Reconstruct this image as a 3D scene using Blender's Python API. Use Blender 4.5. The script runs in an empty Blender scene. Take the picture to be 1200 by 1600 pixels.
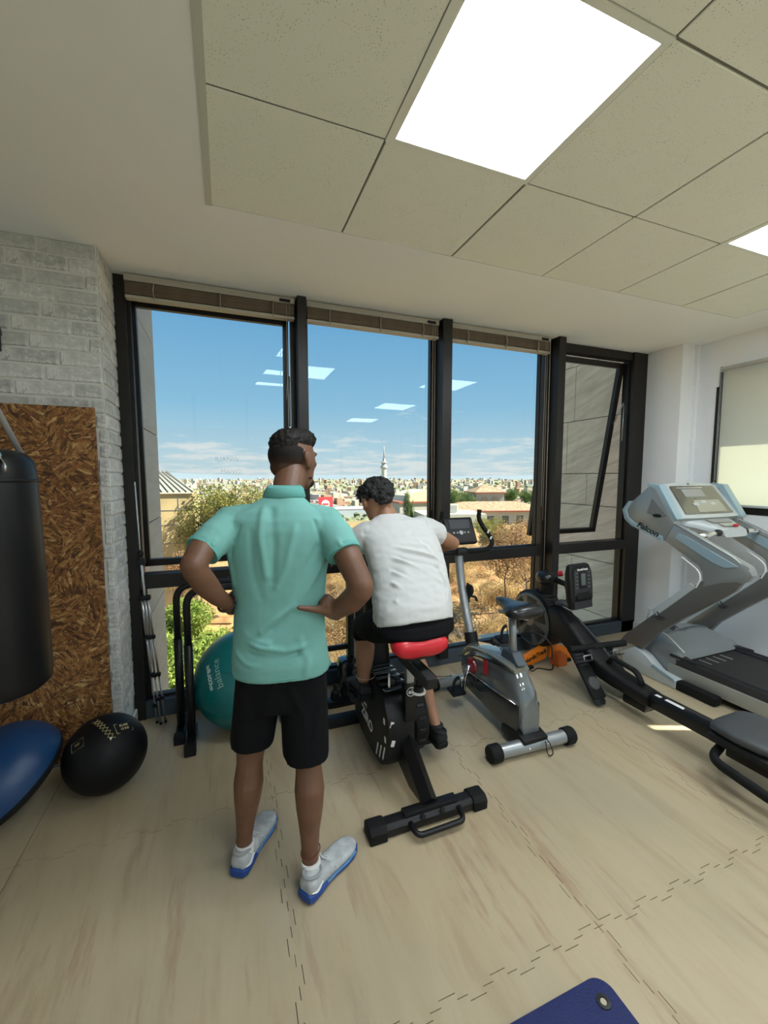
import bpy, bmesh, math, random
from mathutils import Vector, Matrix, Euler, noise
random.seed(7)
S = bpy.context.scene
COL = S.collection
V = Vector
PI = math.pi

# ------------------------------------------------------------------ camera
cam_d = bpy.data.cameras.new('camera')
cam_d.sensor_fit = 'VERTICAL'
cam_d.sensor_height = 36.0
cam_d.lens = 36.0 * 645.0 / 1600.0
cam_d.clip_start = 0.05
cam_d.clip_end = 30000
cam = bpy.data.objects.new('camera', cam_d)
COL.objects.link(cam)
cam.location = (0, 0, 1.58)
cam.rotation_euler = (math.radians(90 - 4.85), 0, math.radians(-20.86))
S.camera = cam

# ------------------------------------------------------------------ sky
world = bpy.data.worlds.new('sky')
S.world = world
world.use_nodes = True
nt = world.node_tree
nt.nodes.clear()
def N(t, **kw):
    n = nt.nodes.new(t)
    for k, v in kw.items():
        if k in n.inputs: n.inputs[k].default_value = v
        else: setattr(n, k, v)
    return n
def L(a, b): nt.links.new(a, b)
tc = N('ShaderNodeTexCoord')
sep = N('ShaderNodeSeparateXYZ'); L(tc.outputs['Generated'], sep.inputs[0])
ramp = N('ShaderNodeValToRGB'); L(sep.outputs['Z'], ramp.inputs[0])
cr = ramp.color_ramp
cr.elements[0].position = 0.0; cr.elements[0].color = (0.62, 0.73, 0.77, 1)
cr.elements[1].position = 1.0; cr.elements[1].color = (0.09, 0.25, 0.56, 1)
for p, c in ((0.06, (0.50, 0.68, 0.78, 1)), (0.16, (0.29, 0.55, 0.76, 1)), (0.34, (0.17, 0.42, 0.70, 1))):
    e = cr.elements.new(p); e.color = c
# clouds: long and low ones by the horizon, small heaps above
zz = N('ShaderNodeMath', operation='MAXIMUM'); L(sep.outputs['Z'], zz.inputs[0]); zz.inputs[1].default_value = 0.0
za = N('ShaderNodeMath', operation='ADD'); L(zz.outputs[0], za.inputs[0]); za.inputs[1].default_value = 0.10
dv = N('ShaderNodeVectorMath', operation='SCALE')
iz = N('ShaderNodeMath', operation='DIVIDE'); iz.inputs[0].default_value = 1.0; L(za.outputs[0], iz.inputs[1])
L(tc.outputs['Generated'], dv.inputs[0]); L(iz.outputs[0], dv.inputs['Scale'])
mp = N('ShaderNodeMapping'); L(dv.outputs[0], mp.inputs[0]); mp.inputs['Scale'].default_value = (1.0, 1.0, 3.2); mp.inputs['Location'].default_value = (3.3, 1.2, 0.4)
nz = N('ShaderNodeTexNoise', Scale=1.55, Detail=8.0, Roughness=0.6); L(mp.outputs[0], nz.inputs['Vector'])
cov = N('ShaderNodeValToRGB'); L(zz.outputs[0], cov.inputs[0])
cov.color_ramp.elements[0].position = 0.0; cov.color_ramp.elements[0].color = (0.61, 0.61, 0.61, 1)
cov.color_ramp.elements[1].position = 0.30; cov.color_ramp.elements[1].color = (0.34, 0.34, 0.34, 1)
e = cov.color_ramp.elements.new(0.065); e.color = (0.545, 0.545, 0.545, 1)
e = cov.color_ramp.elements.new(0.10); e.color = (0.415, 0.415, 0.415, 1)
e = cov.color_ramp.elements.new(0.15); e.color = (0.375, 0.375, 0.375, 1)
ad = N('ShaderNodeMath', operation='ADD'); L(nz.outputs[0], ad.inputs[0]); L(cov.outputs[0], ad.inputs[1])
mr = N('ShaderNodeMapRange'); L(ad.outputs[0], mr.inputs[0])
mr.inputs['From Min'].default_value = 1.02; mr.inputs['From Max'].default_value = 1.17
mr.inputs['To Max'].default_value = 0.80
mx = N('ShaderNodeMix', data_type='RGBA'); L(mr.outputs[0], mx.inputs[0]); L(ramp.outputs[0], mx.inputs[6]); mx.inputs[7].default_value = (0.86, 0.84, 0.83, 1)
# ground side of the world: sunlit land, dull
gr = N('ShaderNodeMath', operation='GREATER_THAN'); L(sep.outputs['Z'], gr.inputs[0]); gr.inputs[1].default_value = -0.004
mg = N('ShaderNodeMix', data_type='RGBA'); L(gr.outputs[0], mg.inputs[0]); mg.inputs[6].default_value = (0.42, 0.40, 0.30, 1); L(mx.outputs[2], mg.inputs[7])
bgn = N('ShaderNodeBackground', Strength=1.0); L(mg.outputs[2], bgn.inputs[0])
wo = N('ShaderNodeOutputWorld'); L(bgn.outputs[0], wo.inputs[0])

# ------------------------------------------------------------------ sun: from behind the building, to its side
sd = bpy.data.lights.new('sun', 'SUN'); sd.energy = 18.0; sd.angle = 0.0093; sd.color = (1.0, 0.92, 0.78)
sun = bpy.data.objects.new('sun', sd); COL.objects.link(sun)
SUNDIR = V((0.80, -0.32, 0.92)).normalized()
sun.rotation_euler = SUNDIR.to_track_quat('Z', 'Y').to_euler()
sun.location = (30, -20, 40)

PANEL_STRENGTH = 25.0      # the ceiling panels (built with the ceiling)
vs = S.view_settings
vs.view_transform = 'Standard'; vs.look = 'None'; vs.exposure = 0.0; vs.gamma = 1.0
vs.use_curve_mapping = False

# ------------------------------------------------------------------ materials
MATS = {}
def rgba(c): return (c[0], c[1], c[2], 1.0)
def mat(name, col, rough=0.5, metal=0.0, bump=0.0, bscale=60.0, var=0.0, vscale=4.0, coat=0.0, spec=0.5, sheen=0.0, stretch=(1, 1, 1), em=None, ems=0.0):
    """a principled surface with noise relief (bump) and a slow change of its own colour (var)"""
    if name in MATS: return MATS[name]
    m = bpy.data.materials.new(name); m.use_nodes = True
    t = m.node_tree; b = t.nodes['Principled BSDF']
    b.inputs['Base Color'].default_value = rgba(col)
    b.inputs['Roughness'].default_value = rough
    b.inputs['Metallic'].default_value = metal
    b.inputs['Coat Weight'].default_value = coat
    b.inputs['Specular IOR Level'].default_value = spec
    b.inputs['Sheen Weight'].default_value = sheen
    if em: b.inputs['Emission Color'].default_value = rgba(em); b.inputs['Emission Strength'].default_value = ems
    c = t.nodes.new('ShaderNodeTexCoord')
    mp_ = t.nodes.new('ShaderNodeMapping'); mp_.inputs['Scale'].default_value = stretch
    t.links.new(c.outputs['Object'], mp_.inputs[0])
    if bump:
        n = t.nodes.new('ShaderNodeTexNoise'); n.inputs['Scale'].default_value = bscale; n.inputs['Detail'].default_value = 3
        t.links.new(mp_.outputs[0], n.inputs['Vector'])
        bp = t.nodes.new('ShaderNodeBump'); bp.inputs['Strength'].default_value = bump; bp.inputs['Distance'].default_value = 0.004
        t.links.new(n.outputs[0], bp.inputs['Height']); t.links.new(bp.outputs[0], b.inputs['Normal'])
    if var:
        n = t.nodes.new('ShaderNodeTexNoise'); n.inputs['Scale'].default_value = vscale; n.inputs['Detail'].default_value = 5
        t.links.new(mp_.outputs[0], n.inputs['Vector'])
        r = t.nodes.new('ShaderNodeValToRGB')
        r.color_ramp.elements[0].position = 0.32; r.color_ramp.elements[1].position = 0.68
        r.color_ramp.elements[0].color = rgba([x * (1 - var) for x in col]); r.color_ramp.elements[1].color = rgba([min(1, x * (1 + var)) for x in col])
        t.links.new(n.outputs[0], r.inputs[0]); t.links.new(r.outputs[0], b.inputs['Base Color'])
    MATS[name] = m
    return m

def nodes_of(name):
    m = bpy.data.materials.new(name); m.use_nodes = True
    MATS[name] = m
    return m, m.node_tree, m.node_tree.nodes['Principled BSDF']
def nn(t, typ, inp=None, **kw):
    n = t.nodes.new(typ)
    for k, v in kw.items(): setattr(n, k, v)
    for k, v in (inp or {}).items(): n.inputs[k].default_value = v
    return n
def ramp_node(t, src, stops):
    r = nn(t, 'ShaderNodeValToRGB'); t.links.new(src, r.inputs[0])
    els = r.color_ramp.elements
    els[0].position, els[0].color = stops[0][0], rgba(stops[0][1])
    els[1].position, els[1].color = stops[-1][0], rgba(stops[-1][1])
    for p, c in stops[1:-1]:
        e_ = els.new(p); e_.color = rgba(c)
    return r
def obj_coord(t, scale=(1, 1, 1), rot=(0, 0, 0)):
    c = nn(t, 'ShaderNodeTexCoord'); m = nn(t, 'ShaderNodeMapping')
    m.inputs['Scale'].default_value = scale; m.inputs['Rotation'].default_value = rot
    t.links.new(c.outputs['Object'], m.inputs[0])
    return m.outputs[0]
def mixc(t, fac, a, b, mode='MIX'):
    m = nn(t, 'ShaderNodeMix', data_type='RGBA', blend_type=mode)
    for s, i in ((fac, 0), (a, 6), (b, 7)):
        if hasattr(s, 'links'): t.links.new(s, m.inputs[i])
        elif i == 0: m.inputs[0].default_value = s
        else: m.inputs[i].default_value = rgba(s)
    return m.outputs[2]

def make_mat_floor():
    m, t, b = nodes_of('foam_mat_wood_print')
    v1 = obj_coord(t, (6, 1.0, 1)); n1 = nn(t, 'ShaderNodeTexNoise', {'Scale': 1.6, 'Detail': 7.0, 'Roughness': 0.62, 'Distortion': 0.6}); t.links.new(v1, n1.inputs[0])
    c1 = ramp_node(t, n1.outputs[0], [(0.25, (0.38, 0.285, 0.175)), (0.45, (0.46, 0.365, 0.228)), (0.6, (0.49, 0.395, 0.255)), (0.78, (0.43, 0.345, 0.22))])
    v2 = obj_coord(t, (5, 0.55, 1)); n2 = nn(t, 'ShaderNodeTexNoise', {'Scale': 2.1, 'Detail': 5.0, 'Roughness': 0.7}); t.links.new(v2, n2.inputs[0])
    f2 = ramp_node(t, n2.outputs[0], [(0.56, (0, 0, 0)), (0.72, (1, 1, 1))])
    c2 = mixc(t, f2.outputs[0], c1.outputs[0], (0.36, 0.235, 0.15))
    v3 = obj_coord(t, (1, 0.8, 1)); n3 = nn(t, 'ShaderNodeTexNoise', {'Scale': 1.3, 'Detail': 3.0}); t.links.new(v3, n3.inputs[0])
    f3 = ramp_node(t, n3.outputs[0], [(0.42, (0, 0, 0)), (0.68, (0.6, 0.6, 0.6))])
    c3 = mixc(t, f3.outputs[0], c2, (0.36, 0.32, 0.225))
    t.links.new(c3, b.inputs['Base Color'])
    b.inputs['Roughness'].default_value = 0.42
    v4 = obj_coord(t, (60, 12, 1)); n4 = nn(t, 'ShaderNodeTexNoise', {'Scale': 5.0, 'Detail': 3.0}); t.links.new(v4, n4.inputs[0])
    bp = nn(t, 'ShaderNodeBump', {'Strength': 0.12, 'Distance': 0.003}); t.links.new(n4.outputs[0], bp.inputs['Height']); t.links.new(bp.outputs[0], b.inputs['Normal'])
    return m
def make_osb():
    m, t, b = nodes_of('oriented_strand_board')
    v = obj_coord(t, (1, 0.01, 1))
    def layer(sc, an, stretch):
        big = nn(t, 'ShaderNodeTexVoronoi', {'Scale': sc}); t.links.new(v, big.inputs['Vector'])
        sx = nn(t, 'ShaderNodeSeparateColor'); t.links.new(big.outputs['Color'], sx.inputs[0])
        a = nn(t, 'ShaderNodeMath', operation='MULTIPLY'); t.links.new(sx.outputs[0], a.inputs[0]); a.inputs[1].default_value = an
        rt = nn(t, 'ShaderNodeVectorRotate', rotation_type='Y_AXIS'); t.links.new(v, rt.inputs['Vector']); t.links.new(a.outputs[0], rt.inputs['Angle'])
        mp2 = nn(t, 'ShaderNodeMapping'); mp2.inputs['Scale'].default_value = stretch; t.links.new(rt.outputs[0], mp2.inputs[0])
        sm = nn(t, 'ShaderNodeTexVoronoi', {'Scale': 15.0}); t.links.new(mp2.outputs[0], sm.inputs['Vector'])
        s2 = nn(t, 'ShaderNodeSeparateColor'); t.links.new(sm.outputs['Color'], s2.inputs[0])
        return s2.outputs[0], s2.outputs[1]
    a1, a2 = layer(9.0, 6.0, (6.0, 1, 1.6)); b1, b2 = layer(16.0, 3.1, (9.0, 1, 2.4))
    ca = ramp_node(t, a1, [(0.0, (0.065, 0.022, 0.006)), (0.35, (0.19, 0.075, 0.020)), (0.62, (0.31, 0.13, 0.032)), (0.88, (0.42, 0.22, 0.070)), (1.0, (0.58, 0.38, 0.15))])
    cb = ramp_node(t, b1, [(0.0, (0.075, 0.028, 0.008)), (0.5, (0.25, 0.10, 0.025)), (1.0, (0.43, 0.23, 0.075))])
    f = nn(t, 'ShaderNodeMath', operation='GREATER_THAN'); t.links.new(a2, f.inputs[0]); f.inputs[1].default_value = 0.55
    c = mixc(t, f.outputs[0], ca.outputs[0], cb.outputs[0])
    n = nn(t, 'ShaderNodeTexNoise', {'Scale': 60.0, 'Detail': 5.0}); t.links.new(v, n.inputs[0])
    g = ramp_node(t, n.outputs[0], [(0.3, (0.6, 0.6, 0.6)), (0.7, (1.15, 1.15, 1.15))])
    c = mixc(t, 1.0, c, g.outputs[0], 'MULTIPLY')
    t.links.new(c, b.inputs['Base Color']); b.inputs['Roughness'].default_value = 0.7
    bp = nn(t, 'ShaderNodeBump', {'Strength': 0.4, 'Distance': 0.002}); t.links.new(a1, bp.inputs['Height']); t.links.new(bp.outputs[0], b.inputs['Normal'])
    return m
def make_brick(name, lo, hi):
    m, t, b = nodes_of(name)
    v = obj_coord(t, (1, 1, 1)); n = nn(t, 'ShaderNodeTexNoise', {'Scale': 9.0, 'Detail': 7.0, 'Roughness': 0.7, 'Distortion': 1.2}); t.links.new(v, n.inputs[0])
    c = ramp_node(t, n.outputs[0], [(0.34, lo), (0.50, [(x + y) / 2 for x, y in zip(lo, hi)]), (0.58, hi), (0.64, lo), (0.8, hi)])
    t.links.new(c.outputs[0], b.inputs['Base Color']); b.inputs['Roughness'].default_value = 0.85
    n2 = nn(t, 'ShaderNodeTexNoise', {'Scale': 45.0, 'Detail': 4.0}); t.links.new(v, n2.inputs[0])
    bp = nn(t, 'ShaderNodeBump', {'Strength': 0.35, 'Distance': 0.004}); t.links.new(n2.outputs[0], bp.inputs['Height']); t.links.new(bp.outputs[0], b.inputs['Normal'])
    return m
def make_ceiling_tile():
    m, t, b = nodes_of('mineral_fibre_tile')
    b.inputs['Base Color'].default_value = (0.63, 0.62, 0.50, 1); b.inputs['Roughness'].default_value = 0.9
    v = obj_coord(t); n = nn(t, 'ShaderNodeTexVoronoi', {'Scale': 120.0}); t.links.new(v, n.inputs['Vector'])
    n2 = nn(t, 'ShaderNodeTexNoise', {'Scale': 9.0, 'Detail': 2.0}); t.links.new(v, n2.inputs[0])
    a = nn(t, 'ShaderNodeMath', operation='MULTIPLY'); t.links.new(n2.outputs[0], a.inputs[0]); a.inputs[1].default_value = 0.42
    l = nn(t, 'ShaderNodeMath', operation='LESS_THAN'); t.links.new(n.outputs['Distance'], l.inputs[0]); 
    s = nn(t, 'ShaderNodeMath', operation='SUBTRACT'); t.links.new(a.outputs[0], s.inputs[0]); s.inputs[1].default_value = 0.055; t.links.new(s.outputs[0], l.inputs[1])
    c = mixc(t, l.outputs[0], (0.84, 0.86, 0.77), (0.50, 0.51, 0.44)); t.links.new(c, b.inputs['Base Color'])
    n3 = nn(t, 'ShaderNodeTexNoise', {'Scale': 130.0, 'Detail': 2.0}); t.links.new(v, n3.inputs[0])
    bp = nn(t, 'ShaderNodeBump', {'Strength': 0.25, 'Distance': 0.003}); t.links.new(n3.outputs[0], bp.inputs['Height']); t.links.new(bp.outputs[0], b.inputs['Normal'])
    return m
def make_stone(name, lo, hi, rot):
    m, t, b = nodes_of(name)
    v = obj_coord(t, (1, 1, 1), rot); mp2 = nn(t, 'ShaderNodeMapping'); mp2.inputs['Scale'].default_value = (1, 0.9, 9); t.links.new(v, mp2.inputs[0])
    n = nn(t, 'ShaderNodeTexNoise', {'Scale': 2.2, 'Detail': 7.0, 'Roughness': 0.65}); t.links.new(mp2.outputs[0], n.inputs[0])
    c = ramp_node(t, n.outputs[0], [(0.3, lo), (0.7, hi)]); t.links.new(c.outputs[0], b.inputs['Base Color']); b.inputs['Roughness'].default_value = 0.75
    return m
def make_glass(name, tint=(0.93, 0.97, 0.97), base=0.014):
    m = bpy.data.materials.new(name); m.use_nodes = True; MATS[name] = m
    t = m.node_tree; t.nodes.clear()
    tr = nn(t, 'ShaderNodeBsdfTransparent'); tr.inputs[0].default_value = rgba(tint)
    gl = nn(t, 'ShaderNodeBsdfGlossy'); gl.inputs['Roughness'].default_value = 0.0; gl.inputs['Color'].default_value = (0.9, 1, 1, 1)
    lw = nn(t, 'ShaderNodeLayerWeight', {'Blend': 0.5}); p = nn(t, 'ShaderNodeMath', operation='POWER'); t.links.new(lw.outputs['Facing'], p.inputs[0]); p.inputs[1].default_value = 4.5
    ma = nn(t, 'ShaderNodeMath', operation='MULTIPLY_ADD'); t.links.new(p.outputs[0], ma.inputs[0]); ma.inputs[1].default_value = 0.8; ma.inputs[2].default_value = base
    mi = nn(t, 'ShaderNodeMixShader'); t.links.new(ma.outputs[0], mi.inputs[0]); t.links.new(tr.outputs[0], mi.inputs[1]); t.links.new(gl.outputs[0], mi.inputs[2])
    o = nn(t, 'ShaderNodeOutputMaterial'); t.links.new(mi.outputs[0], o.inputs[0])
    return m
def make_shade():
    m = bpy.data.materials.new('blind_fabric'); m.use_nodes = True; MATS['blind_fabric'] = m
    t = m.node_tree; t.nodes.clear()
    d = nn(t, 'ShaderNodeBsdfDiffuse', {'Color': (0.72, 0.73, 0.68, 1)}); tl = nn(t, 'ShaderNodeBsdfTranslucent', {'Color': (0.86, 0.86, 0.74, 1)})
    mi = nn(t, 'ShaderNodeMixShader', {'Fac': 0.42}); t.links.new(d.outputs[0], mi.inputs[1]); t.links.new(tl.outputs[0], mi.inputs[2])
    o = nn(t, 'ShaderNodeOutputMaterial'); t.links.new(mi.outputs[0], o.inputs[0])
    return m
def make_leaf(name, c1, c2, trans=0.35):
    m = bpy.data.materials.new(name); m.use_nodes = True; MATS[name] = m
    t = m.node_tree; t.nodes.clear()
    v = obj_coord(t); n = nn(t, 'ShaderNodeTexNoise', {'Scale': 1.1, 'Detail': 4.0}); t.links.new(v, n.inputs[0])
    c = ramp_node(t, n.outputs[0], [(0.35, c1), (0.65, c2)])
    d = nn(t, 'ShaderNodeBsdfDiffuse'); t.links.new(c.outputs[0], d.inputs[0])
    tl = nn(t, 'ShaderNodeBsdfTranslucent'); t.links.new(c.outputs[0], tl.inputs[0])
    mi = nn(t, 'ShaderNodeMixShader', {'Fac': trans}); t.links.new(d.outputs[0], mi.inputs[1]); t.links.new(tl.outputs[0], mi.inputs[2])
    o = nn(t, 'ShaderNodeOutputMaterial'); t.links.new(mi.outputs[0], o.inputs[0])
    return m

M_PLASTER = mat('white_plaster', (0.88, 0.90, 0.885), 0.85, bump=0.05, bscale=20)
M_WALLW = mat('white_wall_paint', (0.87, 0.89, 0.91), 0.8, bump=0.05, bscale=25)
M_FRAME = mat('dark_bronze_aluminium', (0.012, 0.010, 0.009), 0.42, 0.0, spec=.4)
M_FRAME_IN = mat('dark_bronze_cover', (0.022, 0.017, 0.013), 0.45, spec=.4)
M_BLACK = mat('black_powder_coat', (0.007, 0.007, 0.0075), 0.38, spec=.35)
M_BLACKP = mat('black_plastic', (0.007, 0.007, 0.0075), 0.5, spec=.35, bump=0.1, bscale=400)
M_RUBBER = mat('black_rubber', (0.006, 0.006, 0.006), 0.75, spec=.3, bump=0.2, bscale=200)
M_CHARC = mat('charcoal_plastic', (0.028, 0.029, 0.031), 0.45, spec=.35)
M_SILVER = mat('silver_paint', (0.36, 0.375, 0.385), 0.32, 0.6)
M_GREYP = mat('grey_shell_plastic', (0.27, 0.29, 0.295), 0.34, 0.3, coat=0.3)
M_GREYD = mat('dark_satin_grey', (0.17, 0.165, 0.155), 0.32, 0.4, coat=0.2)
M_LIGHTP = mat('pale_grey_plastic', (0.48, 0.52, 0.53), 0.35, 0.0, coat=0.3)
M_BLUEP = mat('pale_blue_grey_plastic', (0.30, 0.42, 0.49), 0.32, 0.1, coat=0.3)
M_CHROME = mat('chrome', (0.75, 0.75, 0.75), 0.15, 1.0)
M_WHITE = mat('white_print', (0.80, 0.80, 0.78), 0.5)
M_RED = mat('red_vinyl', (0.62, 0.012, 0.025), 0.42, coat=0.2)
M_REDP = mat('red_plastic', (0.55, 0.02, 0.03), 0.35)
M_ORANGE = mat('orange_steel', (0.80, 0.20, 0.01), 0.4)
M_SCREEN = mat('dark_display', (0.012, 0.014, 0.016), 0.4, spec=.3)
M_LCD = mat('grey_lcd', (0.10, 0.12, 0.11), 0.2)
M_GLASS = make_glass('window_glass')

# ------------------------------------------------------------------ builders
OFF = {}
def thing(name, label, cat, loc, group=None, kind=None):
    o = bpy.data.objects.new(name, None); o.empty_display_size = 0.1
    COL.objects.link(o); o.location = loc; OFF[o.name] = V(loc)
    if label: o['label'] = label
    if cat: o['category'] = cat
    if group: o['group'] = group
    if kind: o['kind'] = kind
    return o
def tag(o, label=None, cat=None, group=None, kind=None):
    if label: o['label'] = label
    if cat: o['category'] = cat
    if group: o['group'] = group
    if kind: o['kind'] = kind
    return o
def link_mesh(name, me, parent=None, at=None, m=None):
    """a mesh in world metres becomes one object; its origin is the parent's, or AT"""
    org = V((0, 0, 0))
    if parent is not None: org = OFF[parent.name]
    elif at is not None: org = V(at)
    if org.length: me.transform(Matrix.Translation(-org))
    o = bpy.data.objects.new(name, me); COL.objects.link(o)
    if m is not None and not me.materials: me.materials.append(m)
    if parent is not None: o.parent = parent
    else: o.location = org
    OFF[o.name] = org
    return o

class MB:
    """collects shapes, in world metres, for ONE mesh"""
    def __init__(s): s.bm = bmesh.new()
    def quad_strip(s, rings, closed=True, caps=True, smooth=True):
        vs_ = [[s.bm.verts.new(p) for p in r] for r in rings]
        n = len(rings[0])
        for a, b in zip(vs_[:-1], vs_[1:]):
            for i in range(n if closed else n - 1):
                j = (i + 1) % n
                f = s.bm.faces.new((a[i], a[j], b[j], b[i])); f.smooth = smooth
        if caps and closed:
            f = s.bm.faces.new(vs_[0][::-1]); f.smooth = False
            f = s.bm.faces.new(vs_[-1]); f.smooth = False
        return s
    def box(s, c, d, rot=None, bev=0.0, seg=2):
        """centre, full size, optional Euler or Matrix, optional bevel"""
        m = Matrix.Translation(V(c))
        if rot is not None:
            m = m @ (rot.to_4x4() if isinstance(rot, Matrix) else Euler(rot).to_matrix().to_4x4())
        t = bmesh.new()
        bmesh.ops.create_cube(t, size=1.0, matrix=Matrix.Diagonal((d[0], d[1], d[2], 1)))
        if bev > 0:
            bmesh.ops.bevel(t, geom=list(t.edges), offset=min(bev, min(d) * 0.49), segments=seg, profile=0.6, affect='EDGES')
        t.transform(m)
        s.add_bm(t); return s
    def b2(s, lo, hi, bev=0.0):
        return s.box([(a + b) / 2 for a, b in zip(lo, hi)], [abs(b - a) for a, b in zip(lo, hi)], None, bev)
    def add_bm(s, t, smooth_angle=None):
        me = bpy.data.meshes.new('tmp'); t.to_mesh(me); t.free(); s.bm.from_mesh(me); bpy.data.meshes.remove(me)
    def tube(s, pts, r, seg=12, flat=None, caps=True, up=None):
        """a tube through points; r one radius or a list; flat=(a,b) scales the two cross axes"""
        pts = [V(p) for p in pts]; n = len(pts)
        rs = r if isinstance(r, (list, tuple)) else [r] * n
        rings = []; prev = None
        for i, p in enumerate(pts):
            t = (pts[min(i + 1, n - 1)] - pts[max(i - 1, 0)])
            if t.length < 1e-9: t = V((0, 0, 1))
            t.normalize()
            if prev is None:
                u = V(up) if up else (V((0, 0, 1)) if abs(t.z) < 0.9 else V((0, 1, 0)))
                a = t.cross(u).normalized()
            else:
                a = (prev - t * prev.dot(t)).normalized()
            prev = a; b = t.cross(a)
            fa, fb = flat if flat else (1, 1)
            rings.append([p + a * math.cos(k * 2 * PI / seg) * rs[i] * fa + b * math.sin(k * 2 * PI / seg) * rs[i] * fb for k in range(seg)])
        return s.quad_strip(rings, True, caps)
    def cyl(s, p0, p1, r0, r1=None, seg=24): return s.tube([p0, p1], [r0, r0 if r1 is None else r1], seg)
    def disc_axis(s, c, axis, prof, seg=32):
        """lathe about axis at c; prof = [(along, radius)...]"""
        ax = V(axis).normalized(); u = V((0, 0, 1)) if abs(ax.z) < 0.9 else V((0, 1, 0))
        a = ax.cross(u).normalized(); b = ax.cross(a); c = V(c)
        rings = [[c + ax * h + (a * math.cos(k * 2 * PI / seg) + b * math.sin(k * 2 * PI / seg)) * max(r, 1e-4) for k in range(seg)] for h, r in prof]
        return s.quad_strip(rings, True, True)
    def ell(s, c, r, rot=None, u=16, v=10):
        m = Matrix.Translation(V(c))
        if rot is not None: m = m @ (rot.to_4x4() if isinstance(rot, Matrix) else Euler(rot).to_matrix().to_4x4())
        m = m @ Matrix.Diagonal((r[0], r[1], r[2], 1))
        t = bmesh.new(); bmesh.ops.create_uvsphere(t, u_segments=u, v_segments=v, radius=1.0, matrix=m)
        for f in t.faces: f.smooth = True
        s.add_bm(t); return s
    def prism(s, poly, plane, a, b, bev=0.0):
        """poly = 2-D outline; plane 'x' : (y,z) outline pushed from x=a to x=b; 'y' : (x,z); 'z' : (x,y)"""
        def P(q, h):
            if plane == 'x': return V((h, q[0], q[1]))
            if plane == 'y': return V((q[0], h, q[1]))
            return V((q[0], q[1], h))
        t = bmesh.new()
        A = [t.verts.new(P(q, a)) for q in poly]; B = [t.verts.new(P(q, b)) for q in poly]
        t.faces.new(A); t.faces.new(B[::-1])
        n = len(poly)
        for i in range(n):
            j = (i + 1) % n; t.faces.new((A[j], A[i], B[i], B[j]))
        bmesh.ops.recalc_face_normals(t, faces=t.faces)
        if bev > 0: bmesh.ops.bevel(t, geom=[e for e in t.edges if e.calc_face_angle(0) > 0.5], offset=bev, segments=2, profile=0.6, affect='EDGES')
        s.add_bm(t); return s
    def loft(s, rings, seg=24, power=2.0, caps=True):
        """rings = [(centre, half_a, half_b, dir_a, dir_b)], a superellipse each"""
        out = []
        for c, ha, hb, da, db in rings:
            c, da, db = V(c), V(da), V(db); ring = []
            for k in range(seg):
                t = k * 2 * PI / seg; co, si = math.cos(t), math.sin(t)
                e = 2.0 / power
                ring.append(c + da * ha * math.copysign(abs(co) ** e, co) + db * hb * math.copysign(abs(si) ** e, si))
            out.append(ring)
        return s.quad_strip(out, True, caps)
    def build(s, name, m=None, parent=None, at=None, smooth=False, auto=None, weld=True):
        me = bpy.data.meshes.new(name)
        bmesh.ops.recalc_face_normals(s.bm, faces=s.bm.faces)
        if smooth:
            for f in s.bm.faces: f.smooth = True
        if auto:
            for f in s.bm.faces: f.smooth = True
            for e in s.bm.edges:
                if e.calc_face_angle(0) > auto: e.smooth = False
        s.bm.to_mesh(me); s.bm.free()
        return link_mesh(name, me, parent, at, m)
AU = math.radians(38)
def bez(pts, n=8):
    """a rounded path: Catmull-Rom through pts"""
    P = [V(p) for p in pts]; P = [P[0] * 2 - P[1]] + P + [P[-1] * 2 - P[-2]]; out = []
    for i in range(1, len(P) - 2):
        for k in range(n):
            t = k / n; a, b, c, d = P[i - 1], P[i], P[i + 1], P[i + 2]
            out.append(0.5 * ((2 * b) + (c - a) * t + (2 * a - 5 * b + 4 * c - d) * t * t + (3 * b - a - 3 * c + d) * t ** 3))
    out.append(P[-2]); return out
def bend(pts, r=0.08, n=6):
    """polyline with corners rounded to radius r"""
    P = [V(p) for p in pts]; out = [P[0]]
    for i in range(1, len(P) - 1):
        a = (P[i - 1] - P[i]); b = (P[i + 1] - P[i]); ra = min(r, a.length * 0.48, b.length * 0.48)
        p0 = P[i] + a.normalized() * ra; p1 = P[i] + b.normalized() * ra
        for k in range(n + 1):
            t = k / n; out.append(p0 * (1 - t) ** 2 + P[i] * 2 * t * (1 - t) + p1 * t * t)
    out.append(P[-1]); return out
def text(name, body, size, origin, xdir, ydir, m, parent=None, depth=0.0008, shear=0.0, squash=1.0, bold=0.0, align='CENTER'):
    """flat lettering: origin is its middle, xdir the reading direction, ydir its up"""
    cu = bpy.data.curves.new('t', 'FONT'); cu.body = body; cu.size = size; cu.extrude = depth; cu.shear = shear
    cu.align_x = align; cu.align_y = 'CENTER'; cu.offset = bold; cu.resolution_u = 3
    o = bpy.data.objects.new('t', cu); COL.objects.link(o)
    dg = bpy.context.evaluated_depsgraph_get(); me = bpy.data.meshes.new_from_object(o.evaluated_get(dg))
    bpy.data.objects.remove(o); bpy.data.curves.remove(cu)
    x = V(xdir).normalized() * squash; y = V(ydir).normalized(); z = V(xdir).normalized().cross(y).normalized()
    mtx = Matrix((x, y, z)).transposed().to_4x4(); mtx.translation = V(origin)
    me.transform(mtx); me.materials.clear(); me.materials.append(m)
    return link_mesh(name, me, parent)

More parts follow.
